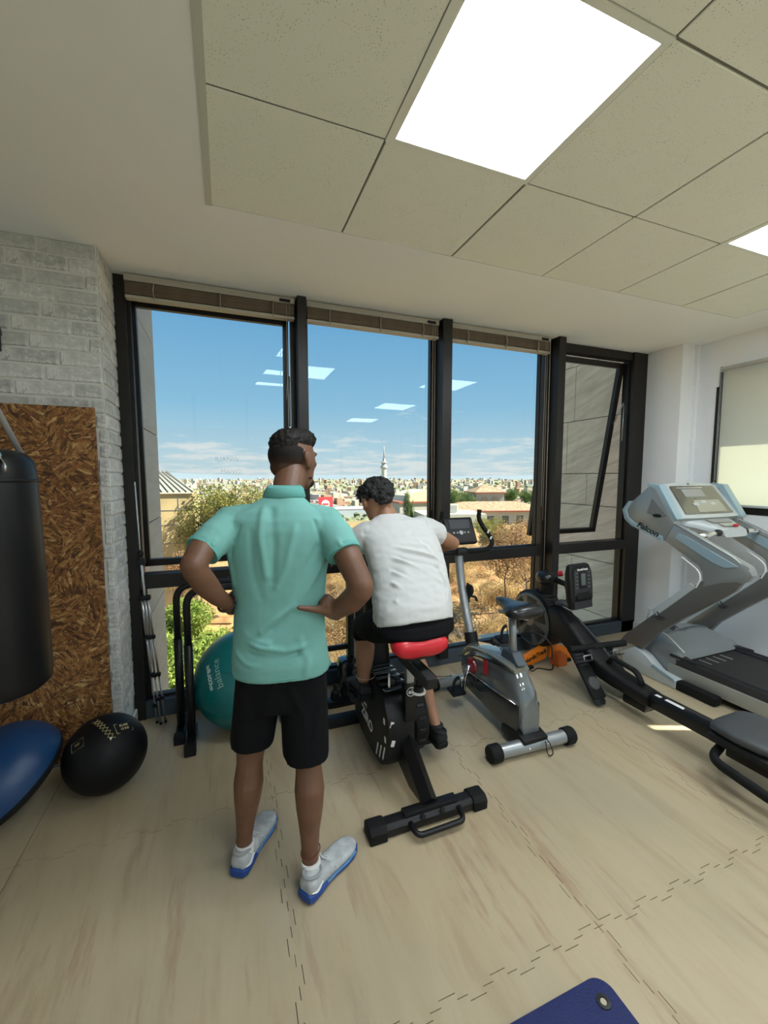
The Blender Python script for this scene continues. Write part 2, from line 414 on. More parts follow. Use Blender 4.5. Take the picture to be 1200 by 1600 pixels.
# ================================================================== THE ROOM
CZ = 2.78                    # ceiling
M_MAT = make_mat_floor(); M_OSB = make_osb()
M_TILE = make_ceiling_tile()
M_BR = [make_brick('whitewashed_brick_pale', (0.42, 0.43, 0.405), (0.74, 0.74, 0.70)), make_brick('whitewashed_brick_grey', (0.38, 0.39, 0.365), (0.60, 0.61, 0.575)), make_brick('whitewashed_brick_worn', (0.28, 0.29, 0.27), (0.70, 0.70, 0.665))]
M_MORTAR = mat('pale_mortar', (0.64, 0.64, 0.60), 0.9, bump=0.2, bscale=80)

floor = MB().b2((-3.2, -4.2, -0.2), (4.35, 3.0, -0.014)).build('floor', mat('screed', (0.11, 0.10, 0.09), 0.9)); tag(floor, kind='structure')
def seam(p0, p1, nrm, teeth=10, sign=1):
    """points of a jigsaw seam from p0 to p1"""
    p0, p1, nrm = V(p0), V(p1), V(nrm); out = [p0]; d = p1 - p0; h = 0.017
    for k in range(teeth):
        a = (k + 0.5) / teeth; w = 0.5 / teeth * 0.5; s_ = sign * (1 if k % 2 == 0 else -1)
        for (t, e) in ((a - w * 1.0 - 0.004, 0), (a - w * 1.25, 1), (a + w * 1.25, 1), (a + w * 1.0 + 0.004, 0)):
            out.append(p0 + d * t + nrm * (h * e * s_))
    return out
XS = [-2.87, -1.86, -0.85, 0.165, 1.18, 2.19, 3.20, 4.08]
YS = [-4.1, -3.07, -2.06, -1.05, -0.04, 0.97, 1.985, 2.985]
def vseam(i, j): return seam((XS[i], YS[j]), (XS[i], YS[j + 1]), (1, 0), 11, 1) if 0 < i < len(XS) - 1 and i != 2 else [V((XS[i], YS[j]))]
def hseam(i, j): return seam((XS[i], YS[j]), (XS[i + 1], YS[j]), (0, 1), 11 if i < len(XS) - 2 else 9, 1) if 0 < j < len(YS) - 1 and not (i < 2) else [V((XS[i], YS[j]))]
for i in range(len(XS) - 1):
    for j in range(len(YS) - 1):
        a, b = XS[i], XS[i + 1]
        if b <= -0.8 and YS[j] > 2.0: pass
        poly = hseam(i, j)                                     # along the bottom
        v2 = vseam(i + 1, j) if i + 1 < len(XS) - 1 else [V((XS[i + 1], YS[j]))]
        poly += v2
        h2 = hseam(i, j + 1); top = [V((XS[i + 1], YS[j + 1]))] + h2[1:][::-1]
        poly += top
        lf = vseam(i, j); poly += [V((XS[i], YS[j + 1]))] + lf[1:][::-1]
        c = V(((XS[i] + XS[i + 1]) / 2, (YS[j] + YS[j + 1]) / 2))
        ytop = 2.63 if b <= -0.8 else 9
        q = []
        for p in poly:
            p = c + (p - c) * 0.9975
            p = V((p.x, min(p.y, ytop)))
            if b > 3.25: p.x = min(p.x, 3.885 if p.y > 2.6 else 4.07)
            if not q or (q[-1] - p).length > 1e-4: q.append(p)
        if (q[0] - q[-1]).length < 1e-4: q.pop()
        if b > 4 and YS[j + 1] > 2.6:
            q = [V(t) for t in [(XS[i] + .002, YS[j] + .002), (4.07, YS[j] + .002), (4.07, 2.62), (3.885, 2.62), (3.885, 2.98), (XS[i] + .002, 2.98)]]
        t = MB().prism([(p.x, p.y) for p in q], 'z', -0.013, 0.0).build('foam_mat_tile', M_MAT, floor)

# ---- left wall: brick-faced pier with its reveal to the window
WX = -0.60; WY = 2.655
wl = MB().b2((-3.2, WY, -0.014), (WX, 3.05, CZ)).build('wall_left', M_MORTAR); tag(wl, kind='structure')
wside = MB().b2((-3.35, -4.2, -0.014), (-3.2, 3.05, CZ)).build('wall_side', M_WALLW); tag(wside, kind='structure')
random.seed(3)
BL, BH = 0.255, 0.068; CO = 0.079
def brick_mesh(w, h, d, k):
    m = MB().box((0, 0, 0), (w, d, h), None, 0.006, 1)
    rnd = random.Random(k)
    for v in m.bm.verts:
        v.co += V((rnd.uniform(-.003, .003), rnd.uniform(-.0015, .0015), rnd.uniform(-.0025, .0025)))
    me = bpy.data.meshes.new('brick'); m.bm.to_mesh(me); m.bm.free(); me.materials.append(M_BR[k % 3]); return me
BM = {}
def brick(w, k, x, y, z, rz):
    key = (round(w, 3), k)
    if key not in BM: BM[key] = brick_mesh(w, BH, 0.012, k)
    o = bpy.data.objects.new('brick', BM[key]); COL.objects.link(o); o.location = (x, y, z); o.rotation_euler = (0, 0, rz); o.parent = wl
rows = int((CZ - 0.10) / CO)
for r in range(rows):
    z = CZ - 0.035 - r * CO
    off = (0, 0.13, 0.06, 0.19)[r % 4]; x = WX + 0.004 - off
    if z > 1.93:
        first = True; x1 = WX
        x0 = WX - (BL if off == 0 else off)
        while x1 > -1.5:
            w = x1 - x0 - 0.011
            if w > 0.03: brick(round(w, 3), random.randrange(6), (x0 + x1) / 2, WY + (-0.002), z, 0)
            x1 = x0; x0 = x1 - BL
    elif x1 is not None:
        w = random.choice((0.03, 0.042)); brick(w, random.randrange(6), WX - w / 2 - 0.001, WY - 0.002, z, 0)
    # reveal
    cut = (0.15, 0.24)[r % 2]
    brick(round(cut - 0.01, 3), random.randrange(6), WX + 0.002, WY + cut / 2, z, PI / 2)
    brick(round(0.365 - cut - 0.012, 3), random.randrange(6), WX + 0.002, WY + cut + (0.365 - cut) / 2, z, PI / 2)
bs = MB().b2((WX + 0.006, WY, 0), (WX + 0.018, 3.0, 0.085)).build('baseboard_left', mat('white_skirting', (0.70, 0.74, 0.74), 0.4)); tag(bs, kind='structure')
M_SKIRT = MATS['white_skirting']

board = MB().b2((-2.2, 2.618, 0.02), (-0.642, 2.640, 1.945)).build('strand_board', M_OSB, at=(-1.4, 2.63, 0.02))
tag(board, 'brown oriented strand board panel fixed to the brick wall behind the punching bag', 'board')

# ---- right wall, pier and its window
wr = MB()
wr.b2((4.09, 0.68, -0.014), (4.35, 2.43, 1.29)).b2((4.09, 0.68, 2.50), (4.35, 2.43, CZ)).b2((4.09, 2.43, -0.014), (4.35, 3.05, CZ)).b2((4.09, -4.2, -0.014), (4.35, -3.6, CZ)).b2((4.09, -3.6, -0.014), (4.35, -0.7, .15)).b2((4.09, -3.6, 2.62), (4.35, -0.7, CZ)).b2((4.09, -0.7, -0.014), (4.35, 0.68, CZ))
wr = wr.build('wall_right', M_WALLW); tag(wr, kind='structure')
pier = MB().b2((3.90, 2.63, -0.014), (4.09, 3.05, CZ)).build('wall_right_pier', M_WALLW); tag(pier, kind='structure')
MB().b2((4.06, 2.60, 0.0), (4.09, 2.64, CZ)).build('corner_bead', M_WALLW, wr)
b1 = MB().b2((3.885, 2.63, 0), (3.90, 2.98, 0.09)).build('baseboard_right', M_SKIRT); tag(b1, kind='structure')
b1 = MB().b2((4.076, 0.0, 0), (4.09, 2.62, 0.085)).build('baseboard_right_long', M_SKIRT); tag(b1, kind='structure')
w5 = thing('window_5', None, None, (4.12, 1.55, 1.29), kind='structure')
fr = MB(); fr.b2((4.10, 2.36, 1.30), (4.17, 2.44, 2.50)).b2((4.10, 0.68, 1.29), (4.17, 0.72, 2.50)).b2((4.10, 0.68, 2.43), (4.17, 2.44, 2.5)).b2((4.085, 0.67, 1.265), (4.17, 2.445, 1.345))
fr.build('window_frame', M_FRAME, w5)
MB().b2((4.076, 2.395, 1.30), (4.10, 2.437, 2.37)).build('frame_cover', M_FRAME, w5)
MB().b2((4.13, 0.7, 1.3), (4.136, 2.42, 2.47)).build('window_glass', M_GLASS, w5)
MB().b2((4.35, 0.4, 2.44), (4.59, 2.9, 2.56)).build('outer_canopy', M_PLASTER, w5)  # unseen, its depth fitted to the shade line across the blind
rb = thing('roller_blind', 'cream roller blind drawn over the side window, lit by sun from behind', 'blind', (4.07, 1.75, 2.5))
M_SHADE = make_shade()
MB().b2((4.068, 1.105, 1.335), (4.0705, 2.385, 2.51)).build('blind_fabric', M_SHADE, rb)
MB().cyl((4.06, 1.07, 2.515), (4.06, 2.39, 2.515), 0.016).build('roller', mat('pale_roller', (0.6, 0.6, 0.58), 0.5), rb)
MB().b2((4.062, 1.105, 1.325), (4.076, 2.385, 1.345), 0.003).build('hem_bar', M_LIGHTP, rb)
MB().b2((4.045, 2.385, 2.49), (4.085, 2.40, 2.535), 0.003).build('bracket', M_LIGHTP, rb)
m = MB(); m.tube([(4.06, 2.390, 2.49), (4.06, 2.392, 1.55)], 0.0016, 6); m.tube([(4.05, 2.395, 2.49), (4.05, 2.395, 1.5)], 0.0016, 6); m.build('pull_cord', M_LIGHTP, rb)
rb2 = thing('roller_blind', 'added unseen cream roller blind, leaving a slit for the floor sun streak', 'blind', (4.07, .87, 2.5))  # second blind added out of view; the gap between throws the sun streak
MB().b2((4.068, 0.69, 1.335), (4.0705, 1.058, 2.51)).build('blind_fabric', M_SHADE, rb2); MB().cyl((4.06, 0.69, 2.515), (4.06, 1.06, 2.515), 0.016).build('roller', MATS['pale_roller'], rb2); MB().b2((4.062, 0.69, 1.325), (4.076, 1.058, 1.345), 0.003).build('hem_bar', M_LIGHTP, rb2)
MB().box((4.055, 2.397, 1.52), (0.012, 0.012, 0.03), None, 0.003).build('cord_weight', M_LIGHTP, rb)

w7 = thing('window_7', None, None, (4.12, -2.1, .15), kind='structure')  # unseen window, added so sun on the rear floor bounces warm light
MB().b2((4.13, -3.6, .15), (4.136, -0.7, 2.62)).build('window_glass', M_GLASS, w7)
fr = MB()
for y in (-3.6, -2.65, -1.68, -.74): fr.b2((4.10, y, .15), (4.17, y + .05, 2.62))
fr.b2((4.10, -3.6, .15), (4.17, -.7, .20)).b2((4.10, -3.6, 2.57), (4.17, -.7, 2.62)); fr.build('window_frame', M_FRAME, w7)

up_ = MB().b2((-6.0, -4.35, CZ + .17), (4.6, 3.10, CZ + 6.0)).build('added_shade_block', M_PLASTER); tag(up_, kind='structure')  # unseen block over the ceiling, added to keep sun off the stone fin

# ---- ceiling
ceil_o = MB()
gx0, gx1, gy1, gy0 = -0.048, 3.662, 2.083, -3.96
ceil_o.b2((-3.35, gy1, CZ), (4.35, 3.2, CZ + 0.12)).b2((-3.35, -4.3, CZ), (gx0, gy1, CZ + 0.12)).b2((gx1, -4.3, CZ), (4.35, gy1, CZ + 0.12)).b2((gx0, -4.3, CZ), (gx1, gy0, CZ + 0.12)).b2((-3.35, -4.3, CZ + 0.12), (4.35, 3.2, CZ + 0.16))
ceil_o = ceil_o.build('ceiling', M_PLASTER); tag(ceil_o, kind='structure')
DX, DY = (gx1 - gx0) / 6, 0.6044
M_TBAR = mat('ceiling_tee_bar', (0.80, 0.82, 0.74), 0.5)
tile_me = None
grid = MB()
for i in range(7):
    x = gx0 + i * DX; w = 0.0045
    grid.b2((x - w, gy0, CZ + 0.006), (x + w, gy1, CZ + 0.013))
for j in range(11):
    y = gy1 - j * DY; grid.b2((gx0, y - 0.0045, CZ + 0.006), (gx1, y + 0.0045, CZ + 0.013))
MB().b2((gx0, gy0, CZ - 0.004), (gx0 + 0.026, gy1, CZ + 0.004)).build('edge_trim', mat('grey_edge_trim', (.55, .56, .50), .6), ceil_o)
grid.build('tee_grid', mat('shadow_line_bar', (.16, .16, .13), .7), ceil_o)  # dark bar colour stands in for the shade in the tile joints
random.seed(5)
M_DIFF = mat('light_diffuser', (0.8, 0.85, 0.9), 0.6)
mm, t_, b_ = nodes_of('lit_diffuser')
vv = obj_coord(t_); n_ = nn(t_, 'ShaderNodeTexNoise', {'Scale': 2.6, 'Detail': 3.0}); t_.links.new(vv, n_.inputs[0])
cc_ = ramp_node(t_, n_.outputs[0], [(0.3, (0.66, 0.76, 0.86)), (0.7, (0.84, 0.90, 0.94))])
t_.links.new(cc_.outputs[0], b_.inputs['Emission Color']); b_.inputs['Emission Strength'].default_value = PANEL_STRENGTH; b_.inputs['Base Color'].default_value = (0.8, 0.85, 0.9, 1)
M_LIT = mm
PANELS = {(1, 1): 'square lit ceiling panel above the room middle, the nearer of two in view', (4, 1): 'small lit ceiling panel corner beside the edge above the treadmill'}
for i in range(6):
    for j in range(10):
        x0 = gx0 + i * DX + 0.004; x1 = x0 + DX - 0.008; y1 = gy1 - j * DY - 0.004; y0 = y1 - DY + 0.008
        if i in (1, 4) and j in (1, 4, 7):  # rows behind the viewer are added lamps that fill the room
            c = ((x0 + x1) / 2, (y0 + y1) / 2, CZ)
            lb = PANELS.get((i, j), 'added unseen lit ceiling panel in the %s row behind the viewer' % {4: 'middle', 7: 'farthest'}.get(j, ''))
            if (i, j) not in PANELS: lb += (' by the brick side', ' by the treadmill side')[i == 4]
            lt = thing('ceiling_light', lb, 'ceiling light', c, 'square lit panels in the ceiling')
            m = MB(); m.b2((x0 - .006, y0 - .006, CZ - .002), (x0 + .026, y1 + .006, CZ + .02)).b2((x1 - .020, y0 - .006, CZ - .002), (x1 + .006, y1 + .006, CZ + .02)).b2((x0 + .026, y0 - .006, CZ - .002), (x1 - .020, y0 + .018, CZ + .02)).b2((x0 + .026, y1 - .018, CZ - .002), (x1 - .020, y1 + .006, CZ + .02))
            m.build('frame', M_TBAR, lt)
            MB().b2((x0 + .02, y0 + .014, CZ + .001), (x1 - .016, y1 - .014, CZ + .012)).build('diffuser', M_LIT, lt)
            continue
        if tile_me is None:
            t = MB().box((0, 0, 0), (DX - 0.009, DY - 0.009, 0.012), None, 0.002, 1); tile_me = bpy.data.meshes.new('ceiling_tile'); t.bm.to_mesh(tile_me); t.bm.free(); tile_me.materials.append(M_TILE)
        o = bpy.data.objects.new('ceiling_tile', tile_me); COL.objects.link(o); o.parent = ceil_o
        o.location = ((x0 + x1) / 2, (y0 + y1) / 2, CZ + 0.0065 + random.uniform(-.0012, .0012))

# ---- rear wall behind the viewer; its unseen windows are added for fill daylight
wb = MB().b2((-3.35, -4.35, -0.014), (4.35, -4.2, 0.75)).b2((-3.35, -4.35, 2.62), (4.35, -4.2, CZ)).b2((-3.35, -4.35, .75), (-2.9, -4.2, 2.62)).b2((3.9, -4.35, .75), (4.35, -4.2, 2.62)).build('wall_back', M_WALLW); tag(wb, kind='structure')
w6 = thing('window_6', None, None, (0.5, -4.27, 0.75), kind='structure')
MB().b2((-2.9, -4.30, .75), (3.9, -4.294, 2.62)).build('window_glass', M_GLASS, w6)
m = MB()
for k in range(7):
    x = -2.9 + k * 6.8 / 6; m.b2((x - .035, -4.33, .75), (x + .035, -4.24, 2.62))
m.build('window_frame', M_FRAME, w6)

# ================================================================== WINDOW WALL (y = 3)
WYF, WYB = 2.975, 3.07
RZ0, RZ1 = 0.865, 0.955
ST = 2.765
BAYS = [(-0.515, 0.452), (0.557, 1.545), (1.66, 2.625), (2.80, 3.72)]
jamb = MB().b2((WX + .006, WYF - .02, 0.0), (-0.535, WYB, CZ)).b2((-0.545, WYF + .02, 0.10), (-0.515, WYB - .01, CZ)).build('trim_1', M_FRAME); tag(jamb, kind='structure')
for k, (a, b) in enumerate(((0.475, 0.535), (1.575, 1.655), (2.70, 2.775))):
    dpt = 0.13
    o = MB().b2((a - .0, WYF - dpt + .02, 0.10), (b, WYB + .02, CZ), 0.002).build('trim_%d' % (k + 2), M_FRAME); tag(o, kind='structure')
    MB().b2((a - .025, WYF + .01, 0.10), (a, WYB, CZ)).b2((b, WYF + .01, 0.10), (b + .022, WYB, CZ)).build('glazing_bead', M_FRAME_IN, o)
o = MB().b2((3.72, WYF - .01, 0.0), (3.90, WYB, CZ)).b2((3.70, WYF + .03, 0.1), (3.72, WYB, CZ)).build('trim_5', M_FRAME); tag(o, kind='structure')
o = MB().b2((WX, WYF + .01, ST - .06), (3.9, WYB, CZ)).build('trim_6', M_FRAME); tag(o, kind='structure')
M_SILL = mat('blue_grey_sill', (0.055, 0.075, 0.10), 0.35)
o = MB().b2((WX, WYF - .01, -0.014), (3.9, WYB + .03, 0.115), 0.004).build('trim_7', M_SILL); tag(o, kind='structure')
for k, (a, b) in enumerate(BAYS):
    w = thing('window_%d' % (k + 1), None, None, ((a + b) / 2, 3.02, 0.1), kind='structure')
    MB().b2((a - .03, WYF - .015, RZ0), (b + .03, WYB, RZ1), 0.002).build('transom', M_FRAME, w)
    m = MB(); m.b2((a, 3.0, .115), (b, 3.04, .135)).b2((a - .005, 3.0, .12), (a + .012, 3.04, RZ0)).b2((b - .012, 3.0, .12), (b + .005, 3.04, RZ0)); m.build('lower_frame', M_FRAME, w)
    MB().b2((a, 3.018, .12), (b, 3.024, RZ0)).build('lower_glass', M_GLASS, w)
    if k in (1, 2):
        MB().b2((a, 3.018, RZ1), (b, 3.024, ST - .04)).build('upper_glass', M_GLASS, w)
        m = MB(); m.b2((a - .005, 3.0, RZ1), (a + .010, 3.04, ST)).b2((b - .010, 3.0, RZ1), (b + .005, 3.04, ST)).b2((a, 3.0, RZ1), (b, 3.04, RZ1 + .012)); m.build('upper_frame', M_FRAME, w)
    else:
        # a top-hung sash, swung outwards at its foot
        z1 = ST - .075; z0 = RZ1 + .02; ang = math.radians(8.8 if k == 3 else 3.2)
        pv = V((0, 3.055, z1))
        R = Matrix.Translation(pv) @ Matrix.Rotation(ang, 4, 'X') @ Matrix.Translation(-pv)
        fw = 0.055 if k == 3 else 0.036; d0, d1 = 3.045, 3.085; aa = a + (.012 if k == 3 else -.018); bb = b - (0.03 if k == 3 else .012)
        m = MB(); m.b2((aa, d0, z0), (aa + fw, d1, z1)).b2((bb - fw, d0, z0), (bb, d1, z1)).b2((aa, d0, z0), (bb, d1, z0 + (.045))).b2((aa, d0, z1 - .05), (bb, d1, z1))
        m.bm.transform(R); sash = m.build('sash_frame', M_FRAME, w)
        m = MB().b2((aa + .02, 3.062, z0 + .02), (bb - .02, 3.068, z1 - .02)); m.bm.transform(R); m.build('sash_glass', M_GLASS, sash)
        m = MB(); xh = (aa + bb) / 2 - (.33 if k == 3 else -.1)
        m.b2((xh - .05, 3.02, z0 + .005), (xh + .05, 3.045, z0 + .03), .004); m.tube(bez([(xh - .03, 3.03, z0 + .03), (xh, 3.0, z0 + .06), (xh + .06, 2.99, z0 + .065), (xh + .1, 3.0, z0 + .045)]), .008, 8)
        m.bm.transform(R); m.build('handle', M_BLACK, sash)
        m = MB()
        for x in ((bb - .01,) if k == 3 else (bb - .02,)):
            p = R @ V((x, 3.06, z1 - .62)); m.tube([(x + .012, 3.04, z1 - .38), p], .006, 6); m.tube([(x + .018, 3.04, z1 - .40), (x + .018, 3.045, z1 - .75)], .006, 6)
        p = R @ V((aa + .01, 3.06, z1 - .95)); m.tube([(aa - .004, 3.04, z1 - .8), p], .006, 6)
        m.build('stay_arm', M_SILVER, sash)
o = MB().b2((WX + .055, 3.06, .12), (WX + .09, 3.09, RZ0)).build('trim_8', mat('cream_outer_trim', (0.62, 0.52, 0.30), .6)); tag(o, kind='structure')

# faint finger writing on the glass of the first bay
M_FINGER = mat('dull_grease', (0.42, 0.47, 0.47), 0.5)
text('finger_writing', 'IUANW', 0.045, (0.01, 3.040, 1.70), (1, 0, 0), (0, 0, 1), M_FINGER, bpy.data.objects['window_1'], .0002, bold=-0.0012)
text('finger_writing', 'MAIVGI', 0.042, (0.035, 3.044, 1.615), (1, 0, 0), (0, 0, 1), M_FINGER, bpy.data.objects['window_1'], .0002, bold=-0.0012)

# ---- venetian blinds pulled up
M_SLAT = mat('beige_wood_slat', (0.20, 0.155, 0.105), .55, stretch=(2, 20, 20), var=.15, vscale=6)
M_TAPE = mat('ladder_tape', (0.42, 0.37, 0.30), .8)
M_HEAD = mat('taupe_headrail', (0.40, 0.37, 0.31), .5)
LB = ['raised beige venetian blind at the top of the window pane nearest the brick pier', 'raised beige venetian blind at the top of the middle fixed pane', 'raised beige venetian blind at the top of the pane beside the open window']
slat_me = {}
for k in range(3):
    a, b = BAYS[k][0] - .012, BAYS[k][1] + .012
    vb = thing('venetian_blind', LB[k], 'blind', ((a + b) / 2, 2.93, ST), 'raised venetian blinds')
    MB().b2((a, 2.90, ST - .032), (b, 2.955, ST + .006), .002).build('headrail', M_HEAD, vb)
    for s_ in range(14):
        z = ST - .040 - s_ * .0048; key = k
        if key not in slat_me:
            t = MB().box((0, 0, 0), (b - a - .006, .050, .0030), None, .001, 1); me = bpy.data.meshes.new('slat'); t.bm.to_mesh(me); t.bm.free(); me.materials.append(M_SLAT); slat_me[key] = me
        o = bpy.data.objects.new('slat', slat_me[key]); COL.objects.link(o); o.parent = vb; o.location = (random.uniform(-.001, .001), 2.928 - 2.93 + random.uniform(-.002, .002), z - ST)
    MB().b2((a + .002, 2.902, ST - .130), (b - .002, 2.954, ST - .112), .003).build('bottom_rail', M_HEAD, vb)
    for f in (.16, .53, .86):
        x = a + (b - a) * f
        m = MB(); zt, zb = ST - .03, ST - .128; bow = random.choice((-.012, .0, .012))
        m.tube([(x, 2.897, zt), (x + bow * .6, 2.890, (zt + zb) / 2), (x, 2.897, zb), (x, 2.90, zb - .008)], .009, 6, flat=(.25, 1)).build('ladder_tape', M_TAPE, vb)
    m = MB(); xx = b - .055; m.tube([(xx, 2.895, ST - .03), (xx - .002, 2.893, 1.75), (xx + .002, 2.893, 1.32)], .0018, 6); m.tube([(xx + .018, 2.895, ST - .03), (xx + .02, 2.893, 1.2)], .0014, 6)
    if k == 2: m.tube([(xx + .045, 2.895, ST - .03), (xx + .05, 2.89, 0.55)], .0025, 6)
    m.build('pull_cord', M_TAPE, vb)
    MB().b2((b - .10, 2.894, ST - .026), (b - .03, 2.902, ST - .008)).build('end_bracket', M_BLACKP, vb)

# ================================================================== GYM EQUIPMENT
def A3(x, y, z): return V((x, y, z))

# ---- grey upright exercise bike (lies along y, axis x = 1.6)
gb = thing('exercise_bike', 'grey upright exercise bike with black saddle, between the seated person and the rower', 'exercise bike', (1.6, 2.2, 0), 'exercise machines')
gx = 1.60
MB().tube([(1.36, 1.81, .052), (1.60, 1.80, .052), (1.84, 1.79, .052)], .038, 20).build('rear_foot_tube', M_SILVER, gb, auto=AU)
for s_, x in ((-1, 1.345), (1, 1.85)):
    o = MB(); o.disc_axis((x, 1.80 + .01 * -s_, .05), (s_, 0, 0), [(-.035, .044), (-.03, .049), (.02, .050), (.032, .044), (.036, .03)], 24).build('end_cap', M_RUBBER, gb, auto=AU)
for x in (1.55, 1.68): MB().ell((x, 1.765, .055), (.008, .008, .008)).build('bolt', M_CHROME, gb)
MB().box((1.745, 1.772, .068), (.10, .002, .040), (math.radians(-42), 0, 0)).build('care_label', M_WHITE, gb)
MB().tube([(1.40, 2.60, .055), (1.81, 2.60, .055)], .034, 18).build('front_foot_tube', M_SILVER, gb, auto=AU)
for s_, x in ((-1, 1.385), (1, 1.825)):
    MB().disc_axis((x, 2.60, .052), (s_, 0, 0), [(-.03, .04), (.02, .044), (.035, .038)], 20).build('end_cap', M_RUBBER, gb, auto=AU)
# the shell, a loft of sections along y
def shell(secs, seg=28, power=3.0):
    return MB().loft([((gx, y, (z0 + z1) / 2), hw, (z1 - z0) / 2, (1, 0, 0), (0, 0, 1)) for y, z0, z1, hw in secs], seg, power)
body = shell([(2.52, .16, .27, .035), (2.47, .13, .36, .055), (2.38, .13, .41, .064), (2.25, .13, .44, .068), (2.10, .12, .455, .07), (2.00, .11, .455, .072), (1.91, .09, .43, .074), (1.85, .085, .36, .07), (1.82, .08, .26, .062), (1.815, .08, .16, .055)])
body.build('body_shell', mat('clear_grey_shell', (0.16, 0.175, 0.18), 0.12, 0.25, coat=.8), gb, auto=AU)
low = MB().prism([(2.46, .12), (2.36, .24), (1.835, .27), (1.83, .17), (1.86, .085), (2.02, .072), (2.22, .10)], 'x', gx - .076, gx + .076, .014)
low.build('lower_shell', mat('graphite_shell', (0.05, 0.055, 0.058), .22, .2, coat=.6), gb, auto=AU)
MB().tube([(gx - .079, 2.40, .243), (gx - .081, 2.1, .255), (gx - .080, 1.86, .272)], .0045, 6).build('silver_trim', M_CHROME, gb)
top = shell([(2.50, .29, .335, .045), (2.40, .37, .425, .066), (2.25, .42, .46, .073), (2.08, .44, .475, .075), (1.96, .435, .475, .072), (1.91, .42, .455, .055)], 24, 2.6)
top.build('top_cover', mat('olive_silver_cover', (0.30, 0.31, 0.27), .22, .5, coat=.5), gb, auto=AU)
MB().tube([(gx - .078, 2.49, .30), (gx - .082, 2.3, .385), (gx - .083, 2.1, .43), (gx - .078, 1.93, .445)], .004, 6).build('cover_seam', M_BLACKP, gb)
MB().prism([(1.98, .045), (1.98, .09), (1.84, .115), (1.77, .10), (1.77, .075), (1.82, .045)], 'x', gx - .085, gx + .085, .008).build('base_bracket', M_BLACKP, gb, auto=AU)
MB().box((gx - .082, 2.16, .365), (.006, .04, .10), None, .003).build('red_warning_sticker', M_REDP, gb)
MB().disc_axis((gx - .068, 2.33, .30), (-1, 0, 0), [(0, .055), (.012, .05), (.016, .028)], 24).build('crank_hub', mat('translucent_red_hub', (0.35, 0.03, 0.04), .25, coat=.5), gb, auto=AU)
MB().tube([(gx - .09, 2.33, .30), (gx - .112, 2.34, .22), (gx - .118, 2.35, .13)], [.013, .011, .012], 10).build('crank_arm', M_CHROME, gb)
MB().tube([(gx + .075, 2.33, .30), (gx + .10, 2.32, .38), (gx + .105, 2.31, .46)], [.013, .011, .012], 10).build('crank_arm', M_CHROME, gb)
for s_, py, pz in ((-1, 2.35, .13), (1, 2.31, .46)):
    cx = gx + s_ * .175
    pd = MB().box((cx, py, pz - .004), (.10, .09, .022), (0.15, 0, 0), .006).build('pedal', M_BLACKP, gb)
    m = MB(); 
    m.tube(bez([(cx - .045, py - .03, pz + .01), (cx - .03, py - .02, pz + .075), (cx + .02, py, pz + .085), (cx + .05, py + .03, pz + .01)]), .012, 8, flat=(1, .25)); m.build('pedal_strap', M_RUBBER, pd)
MB().tube(bez([(gx, 2.43, .36), (gx, 2.47, .48), (gx, 2.53, .62), (gx, 2.60, .82), (gx, 2.635, 1.0)]), .032, 16, flat=(1, .8)).build('front_post', M_SILVER, gb, auto=AU)
MB().tube([(gx, 2.405, .30), (gx, 2.43, .38), (gx, 2.465, .475)], .044, 16, flat=(1.05, 1)).build('post_sleeve', M_BLACKP, gb, auto=AU)
MB().box((gx + .038, 2.565, .72), (.014, .06, .16), (.25, 0, 0), .005).ell((gx + .05, 2.56, .75), (.03, .035, .045)).build('tension_knob', M_BLACKP, gb)
MB().tube(bez([(gx + .05, 2.55, .71), (gx + .085, 2.54, .70), (gx + .10, 2.54, .67)], 4), .010, 8).build('tension_lever', M_BLACKP, gb)
cm = MB().box((gx, 2.62, 1.03), (.09, .09, .06), (-.2, 0, 0), .02).build('handlebar_clamp', M_BLACKP, gb)
R_ = Euler((math.radians(-28), 0, 0))
con = MB().box((gx - .02, 2.605, 1.185), (.245, .045, .205), R_, .016, 3).build('console', M_BLACKP, gb, auto=AU)
def onc(c, R, x, z, y=0): return V(c) + R.to_matrix() @ V((x, y, z))
cc = (gx - .02, 2.605, 1.185)
MB().box(onc(cc, R_, 0, .045, -.0235), (.17, .004, .075), R_, .003).build('display', M_SCREEN, con)
m = MB()
for q in range(5):
    if q == 2: m.disc_axis(onc(cc, R_, 0, -.02, -.022), R_.to_matrix() @ V((0, -1, 0)), [(0, .017), (.005, .015)], 16)
    else: m.box(onc(cc, R_, -.06 + q * .03, -.02, -.0235), (.014, .005, .011), R_, .002)
m.build('button_row', mat('pale_button', (.42, .43, .44), .4), con)
hb = MB()
for s_ in (-1, 1):
    hb.tube(bez([(gx, 2.62, 1.03), (gx + s_ * .10, 2.60, 1.03), (gx + s_ * .20, 2.56, 1.05), (gx + s_ * .235, 2.56, 1.11), (gx + s_ * .19, 2.60, 1.20), (gx + s_ * .16, 2.62, 1.27), (gx + s_ * .155, 2.61, 1.335)]), [.0165] * 48 + [.018], 12)
hb.build('handlebar', M_RUBBER, gb)
for s_ in (-1, 1):
    for f in (0, 1): MB().box((gx + s_ * (.222 - f * .018), 2.553 + f * .012, 1.13 + f * .045), (.018, .006, .026), (0, s_ * .4, 0), .002).build('pulse_sensor', M_CHROME, gb)
MB().tube([(gx, 1.99, .44), (gx, 2.00, .62), (gx, 2.01, .74)], .024, 14).build('seat_post', M_SILVER, gb)
MB().prism([(2.08, .45), (2.05, .53), (1.96, .53), (1.90, .47)], 'x', gx - .035, gx + .035, .01).build('post_socket', mat('dark_blue_grey', (.06, .08, .10), .35), gb)
MB().disc_axis((gx - .03, 2.09, .53), (-.3, .8, .2), [(0, .012), (.02, .016), (.03, .024), (.055, .024), (.06, .02)], 16).build('height_knob', M_BLACKP, gb)
